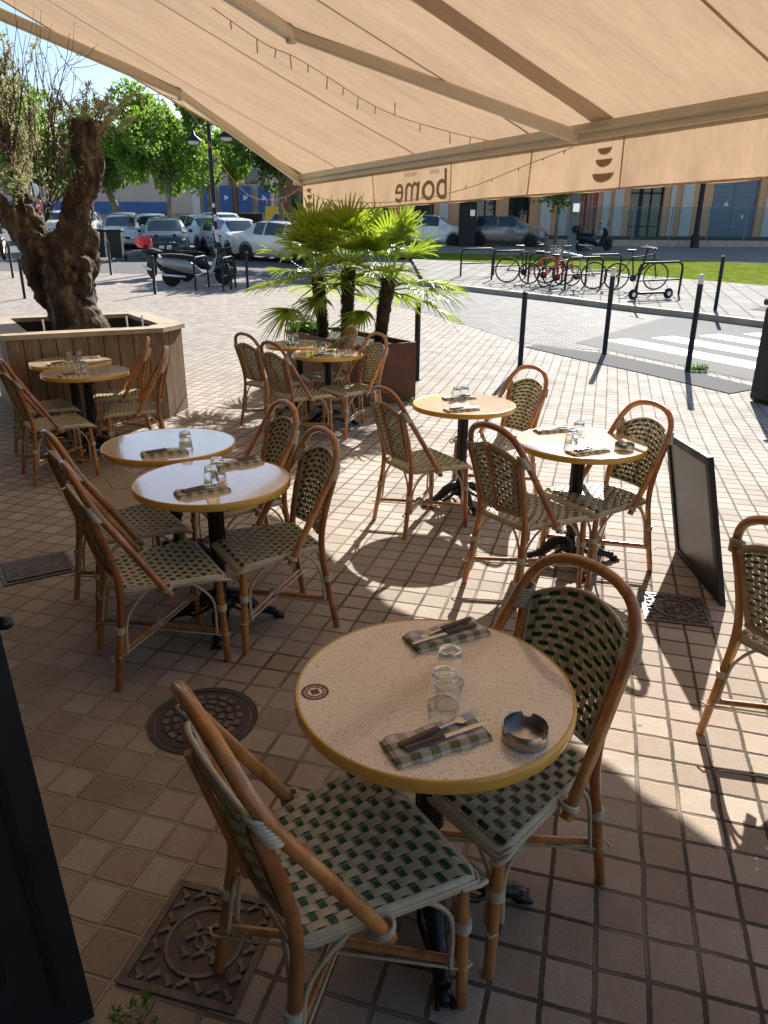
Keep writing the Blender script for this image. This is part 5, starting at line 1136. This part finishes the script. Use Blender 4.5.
def scooter(x, y, ang, pm, label, top=None, big=1.0, up=0):
    t = thing('motor_scooter', (x, y, gz(y) + up), ang, label, 'motor scooter', 'scooters and motorbikes', GS); k = big
    for X in (-.62 * k, .66 * k):
        b = MB(); b.lathe([(.13, -.05), (.22, -.055), (.25, -.03), (.25, .03), (.22, .055), (.13, .05)], 22, (X, 0, .25), Matrix.Rotation(R(90), 4, 'X')); w_ = b.build('wheel', MT['rubber'], t)
        b = MB(); b.lathe([(.0001, -.045), (.13, -.04), (.13, .04), (.0001, .045)], 14, (X, 0, .25), Matrix.Rotation(R(90), 4, 'X')); b.build('rim', MT['chrome'], w_)
    def shell(sec, name, mt_):
        b = MB(); n = 8; vs = []
        for X, z, hw, hh in sec:
            for q in range(n): a = q * math.pi / 4 + .39; vs.append((X * k, math.cos(a) * hw, z + math.sin(a) * hh))
        b.add(vs, [(i * n + q, i * n + (q + 1) % n, (i + 1) * n + (q + 1) % n, (i + 1) * n + q) for i in range(len(sec) - 1) for q in range(n)] + [tuple(range(n - 1, -1, -1)), tuple(range((len(sec) - 1) * n, len(sec) * n))]); return b.build(name, mt_, t)
    shell([(-.92, .68, .06, .05), (-.80, .64, .15, .12), (-.55, .58, .19, .18), (-.25, .52, .19, .20), (-.02, .42, .17, .14), (.15, .27, .17, .06), (.42, .28, .17, .06)], 'body', pm)
    shell([(.30, .30, .18, .10), (.42, .50, .20, .10), (.50, .78, .19, .07), (.44, .98, .12, .06)], 'front_shield', pm); shell([(.50, .45, .07, .05), (.68, .53, .08, .03), (.90, .42, .05, .02)], 'front_mudguard', pm)
    shell([(-.82, .80, .10, .04), (-.6, .79, .15, .06), (-.3, .77, .15, .06), (-.05, .74, .11, .04)], 'seat', MT['black'])
    b = MB(); b.tube([(.66 * k, .07, .25), (.50 * k, .07, .60), (.42 * k, 0, .98)], .025, 6); b.tube([(.66 * k, -.07, .25), (.50 * k, -.07, .60), (.42 * k, 0, .98)], .025, 6); b.build('fork', MT['black'], t)
    b = MB(); b.tube([(.28 * k, -.33, 1.02), (.40 * k, -.15, 1.03), (.42 * k, 0, 1.0), (.40 * k, .15, 1.03), (.28 * k, .33, 1.02)], .017, 6); b.build('handlebar', MT['black'], t)
    for s_ in (-1, 1):
        b = MB(); b.tube([(.36 * k, s_ * .22, 1.03), (.38 * k, s_ * .27, 1.2)], .007, 5); b.bbox((.38 * k, s_ * .29, 1.22), (.02, .12, .08), .008); b.build('mirror', MT['black'], t)
    b = MB(); b.tube([(-.3 * k, -.14, .25), (-.75 * k, -.16, .30), (-.85 * k, -.16, .33)], [.03, .05, .045], 8); b.build('exhaust', MT['chrome'], t)
    b = MB(); b.bbox((.50 * k, 0, .90), (.05, .16, .12), .03); b.build('headlight', MT['lamp'], t)
    if top: b = MB(); b.bbox((-.92 * k, 0, 1.0), (.42, .42, .32), .09); b.build('top_box', MT[top], t)
    return t
scooter(-6.55, 22.3, hd(.72, -.69), MT['black'], 'black scooter with a red top box, behind a bollard', 'red', 1.0); scooter(-5.15, 20.7, hd(.93, .36), PG_, 'silver grey scooter seen from the side beside the lamp post', None, 1.1)
scooter(-5.2, 22.1, hd(.8, .5), MT['black'], 'dark scooter just behind the silver grey one'); scooter(9.9, 36.6, hd(.9, .4), MT['black'], 'large black motor scooter parked before the orange building', 'black', 1.25); scooter(-14.3, 28.4, hd(.3, -.95), MT['handle'], 'brown scooter at the left edge beside the olive trunk')
bicycle(-4.25, 20.3, hd(.35, -.94), MT['black'], 'bicycle locked beside the silver grey scooter'); rack(-4.85, 19.95, hd(.2, .98), 'hoop rack beside the scooters, left one', .8, .8, 0); rack(-4.1, 19.8, hd(.2, .98), 'hoop rack beside the scooters, right one', .8, .8, 0)

# ------------------------------------------------------------------ bins, lamp posts, signs, machine
for i, (x, y) in enumerate(((-10.85, 29.1), (-10.15, 28.9))):
    t = thing('waste_bin', (x, y, gz(y)), R(10), ['left of the two black wheeled waste bins near the parked cars', 'right of the two black wheeled waste bins near the parked cars'][i], 'waste bin', 'black wheeled waste bins', GS)
    b = MB(); b.box((0, 0, .58), (.52, .60, .92), M=Matrix.Rotation(R(180), 4, 'X'), taper=.82); b.build('body', MT['black'], t); b = MB(); b.bbox((0, 0, 1.08), (.62, .70, .08), .03); b.build('lid', MT['rubber'], t)
    for s_ in (-1, 1): b = MB(); b.lathe([(.0001, -.03), (.1, -.03), (.1, .03), (.0001, .03)], 14, (s_ * .26, .26, .1), Matrix.Rotation(R(90), 4, 'Y')); b.build('wheel', MT['rubber'], t)
t = thing('street_lamp', (-6.04, 27.4, gz(27.4)), 0, 'black lamp post with two hanging lanterns and stickers, behind the scooters', 'street lamp')
b = MB(); b.lathe([(.17, 0), (.17, .5), (.11, .6), (.085, .7), (.075, 3.6), (.06, 5.2), (.0001, 5.25)], 14); b.build('post', MT['black'], t); b = MB(); b.tube([(-.55, 0, 4.35), (-.45, 0, 4.55), (0, 0, 4.45), (.45, 0, 4.65), (.58, 0, 4.5)], .03, 6); b.build('bracket', MT['black'], t)
for s_, z in ((-.55, 4.0), (.58, 4.12)):
    b = MB(); b.lathe([(.0001, .32), (.05, .30), (.08, .18), (.30, .02), (.31, -.02), (.0001, -.02)], 20, (s_, 0, z)); l_ = b.build('lantern', MT['black'], t); b = MB(); b.lathe([(.2, -.024), (.16, -.09), (.0001, -.12)], 16, (s_, 0, z)); b.build('lens', MT['white'], l_)
random.seed(3)
for i in range(9):
    b = MB(); b.smooth = False
    
    z = random.uniform(.8, 2.2); a = random.uniform(-2.4, -.7); b.box((.082 * math.cos(a), .082 * math.sin(a), z), (.10, .012, random.uniform(.07, .16)), a + math.pi / 2); b.build('sticker', MT['white'], t)
t = thing('street_lamp', (15.9, 41.5 - 1.9, gz(39.6)), 0, 'dark lamp post between the shop door and the grey garage door', 'street lamp'); b = MB(); b.lathe([(.22, 0), (.2, .6), (.13, .7), (.11, 6.5)], 14); b.build('post', MT['black'], t); b = MB(); b.tube([(0, 0, 6.4), (.7, 0, 6.7), (1.3, 0, 6.6)], .05, 6); b.build('arm', MT['black'], t)
t = thing('tram_pole', (8.75, 36.2, gz(36.2)), 0, 'thick grey pole rising behind the bicycles', 'pole'); b = MB(); b.lathe([(.30, 0), (.30, .05), (.21, .08), (.19, 7)], 18); b.build('pole', simple('grey_green_metal', (.20, .21, .19), .5, .2, .1, 3), t); b = MB(); b.bbox((0, -.24, 1.9), (.3, .08, .4), .02); b.build('junction_box', MT['chrome'], t)
t = thing('ticket_machine', (4.15, 39.6, gz(39.6)), 0, 'tall black parking ticket machine with a slanted grey roof', 'ticket machine'); b = MB(); b.bbox((0, 0, 1.05), (.85, .5, 2.1), .04); b.build('cabinet', MT['black'], t); b = MB(); b.box((0, -.05, 2.22), (1.15, .8, .08), M=Matrix.Rotation(R(12), 4, 'X')); b.build('roof', MT['chrome'], t); b = MB(); b.bbox((.22, -.26, 1.6), (.24, .03, .3), .01); b.build('screen', MT['lamp'], t)
t = thing('no_entry_sign', (-13.46, 30.0, gz(30)), 0, 'round red no-entry sign on a pole seen between the olive limbs', 'road sign'); b = MB(); b.tube([(0, 0, 0), (0, 0, 2.5)], .03, 8); b.build('pole', MT['chrome'], t)
b = MB(); b.lathe([(.0001, -.01), (.28, -.01), (.28, .01), (.0001, .01)], 24, (0, -.05, 1.9), Matrix.Rotation(R(90), 4, 'X')); sg = b.build('disc', MT['red'], t); b = MB(); b.box((0, -.066, 1.9), (.40, .008, .085)); b.build('bar', MT['white'], sg)
b = MB(); b.lathe([(.0001, -.01), (.26, -.01), (.26, .01), (.0001, .01)], 24, (-.03, -.05, 2.45), Matrix.Rotation(R(90), 4, 'X')); b.build('upper_disc', MT['white'], t)

# ------------------------------------------------------------------ buildings across the street
def shear(o):
    for v in o.data.vertices: v.co.z += .056 * v.co.y * 0
t = thing('orange_building', (0, 44, gz(44) - .05), 0, 'orange rendered building with pale pilasters, shop doors and a grey garage door', 'building')
X0, X1, HT_ = 1.0, 34, 9.5
wl = MB(); wl.smooth = False; op = [(1.6, 2.7, .3, 3.3), (5.0, 6.2, .1, 3.4), (6.9, 8.1, .25, 3.4), (10.6, 11.9, .1, 3.5), (13.7, 15.6, .05, 3.6), (18.3, 20.9, .02, 3.7), (24.5, 26.5, .1, 3.5)]
xs_ = X0
for a, c, z0, z1 in op:
    wl.box(((xs_ + a) / 2, .2, HT_ / 2), (a - xs_, .4, HT_)); wl.box(((a + c) / 2, .2, (z1 + HT_) / 2), (c - a, .4, HT_ - z1)); wl.box(((a + c) / 2, .2, z0 / 2), (c - a, .4, z0)); xs_ = c
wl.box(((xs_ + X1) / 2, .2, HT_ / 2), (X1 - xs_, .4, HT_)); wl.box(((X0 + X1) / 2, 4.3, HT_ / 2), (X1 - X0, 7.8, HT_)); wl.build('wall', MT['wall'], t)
for x0_, x1_ in ((3.0, 3.5), (4.2, 4.7), (8.7, 9.3), (9.7, 10.2), (12.15, 12.55), (12.8, 13.3), (15.95, 16.2), (16.6, 17.2), (21.3, 21.9), (23, 23.6), (28, 28.6)):
    b = MB(); b.box(((x0_ + x1_) / 2, -.06, HT_ / 2), (x1_ - x0_, .12, HT_)); b.build('pilaster', MT['pilaster'], t)
b = MB(); b.box(((X0 + X1) / 2, -.08, .22), (X1 - X0, .10, .44)); b.box(((X0 + X1) / 2, -.11, 4.6), (X1 - X0, .20, .25)); b.build('plinth_and_band', MT['plinth'], t)
for i, (a, c, z0, z1) in enumerate(op):
    fr = MB(); fr.smooth = False
    if i == 5:
        fr.box(((a + c) / 2, .25, (z0 + z1) / 2), (c - a - .02, .06, z1 - z0 - .02)); d_ = fr.build('garage_door', MT['shutter'], t); b = MB(); b.smooth = False
        for k in range(15): b.box(((a + c) / 2, .21, z0 + .12 + k * .24), (c - a - .06, .03, .03))
        b.box(((a + c) / 2, .20, (z0 + z1) / 2), (.05, .05, z1 - z0 - .04)); b.build('slats', MT['shutter'], d_)
        b = MB(); b.add([(a + .75, .19, 2.05), (a + 1.05, .19, 2.05), (a + .9, .19, 2.32)], [(0, 1, 2)]); b.build('notice', MT['white'], t); b = MB(); b.box((a + 1.9, .19, 1.5), (.14, .01, .2)); b.build('notice', MT['white'], t); continue
    fr.box(((a + c) / 2, .30, (z0 + z1) / 2), (c - a - .02, .03, z1 - z0 - .02)); d_ = fr.build('shop_window' if i != 4 else 'shop_door', MT['darkglass'], t); b = MB(); b.smooth = False
    n = 3 if i == 4 else 2
    for k in range(n + 1): b.box((lerp(a + .05, c - .05, k / n), .25, (z0 + z1) / 2), (.08, .06, z1 - z0 - .02))
    for z in ((z0 + .05, z1 - .05, z1 - .8) if i != 4 else (z0 + .05, z0 + .9, z1 - .9, z1 - .05)): b.box(((a + c) / 2, .245, z), (c - a - .02, .05, .08))
    b.build('frame', MT['black'], d_)
    if i == 3:
        for k in range(6): b = MB(); b.box((a + .12 + k * .22, .22, 1.9), (.09, .01, 2.2)); b.build('red_stripe', MT['red'], d_)
t = thing('glass_fence', (9.2, 41.4, gz(41.4) + .3), 0, 'long low teal glass fence in front of the orange building', 'fence')
for k in range(9):
    b = MB(); b.box((k * 2 + .98, 0, .85), (1.86, .03, 1.45)); b.build('pane', MT['fenceglass'], t)
for k in range(10): b = MB(); b.box((k * 2, 0, .8), (.05, .05, 1.6)); b.build('post', MT['shutter'], t)
b = MB(); b.box((9, 0, 1.62), (18, .05, .03)); b.build('handrail', MT['shutter'], t)

t = thing('shop_building', (-22, 75, gz(75)), 0, 'long pale pink building with blue shop fascia and banners behind the trees', 'building')
b = MB(); b.smooth = False; b.box((0, 4, 3.6), (50, 8, 7.2)); b.build('wall', MT['wallpink'], t)
b = MB(); b.box((-7.0, -.15, 2.25), (16, .3, 1.1)); b.build('blue_fascia', MT['blue'], t)
for k in range(14):
    x = -24.5 + k * 3.55; b = MB(); b.box((x, -.2, 2.9 if x > 1 else .95), (.7, .4, 5.8 if x > 1 else 1.9)); b.build('column', MT['brownwall' if k % 2 else 'pilaster'], t)
for k in range(11):
    x = -23 + k * 3.55; b = MB(); b.box((x, -.02, .95), (2.2, .06, 1.7)); b.build('shop_window', MT['darkglass'], t)
for x in (5.2, 6.8, 8.6, 10.4, 12.6, 14.8, 16.5): b = MB(); b.box((x, -.5, 3.1), (1.15, .06, 2.3)); bb_ = b.build('banner', MT['blue'], t); b = MB(); b.lathe([(.0001, 0), (.3, 0), (.3, .02), (.0001, .02)], 3, (x, -.56, 3.2), Matrix.Rotation(R(90), 4, 'X')); b.build('emblem', MT['white'], bb_)
for k in range(9): x = -22 + k * 5.2; b = MB(); b.box((x, -.03, 5.2), (1.2, .08, 1.5)); b.build('window', MT['darkglass'], t)
b = MB(); b.box((2.2, -1.2, 1.0), (2.0, 1.5, 1.6)); o = b.build('yellow_box', MT['yellow']); o.location = (-10.5, 62, gz(62)); tag(o, 'pale yellow kiosk box far behind the parked cars', 'kiosk')
t = thing('brown_building', (-2, 60, gz(60)), 0, 'brown and pale building between the trees and the orange building, mostly under the awning edge', 'building')
b = MB(); b.smooth = False; b.box((0, 3, 3.5), (12, 6, 7)); b.build('wall', MT['brownwall'], t)
for k in range(4): b = MB(); b.box((-4.5 + k * 3, -.05, 1.4), (1.4, .12, 2.4)); b.build('window', MT['darkglass'], t)
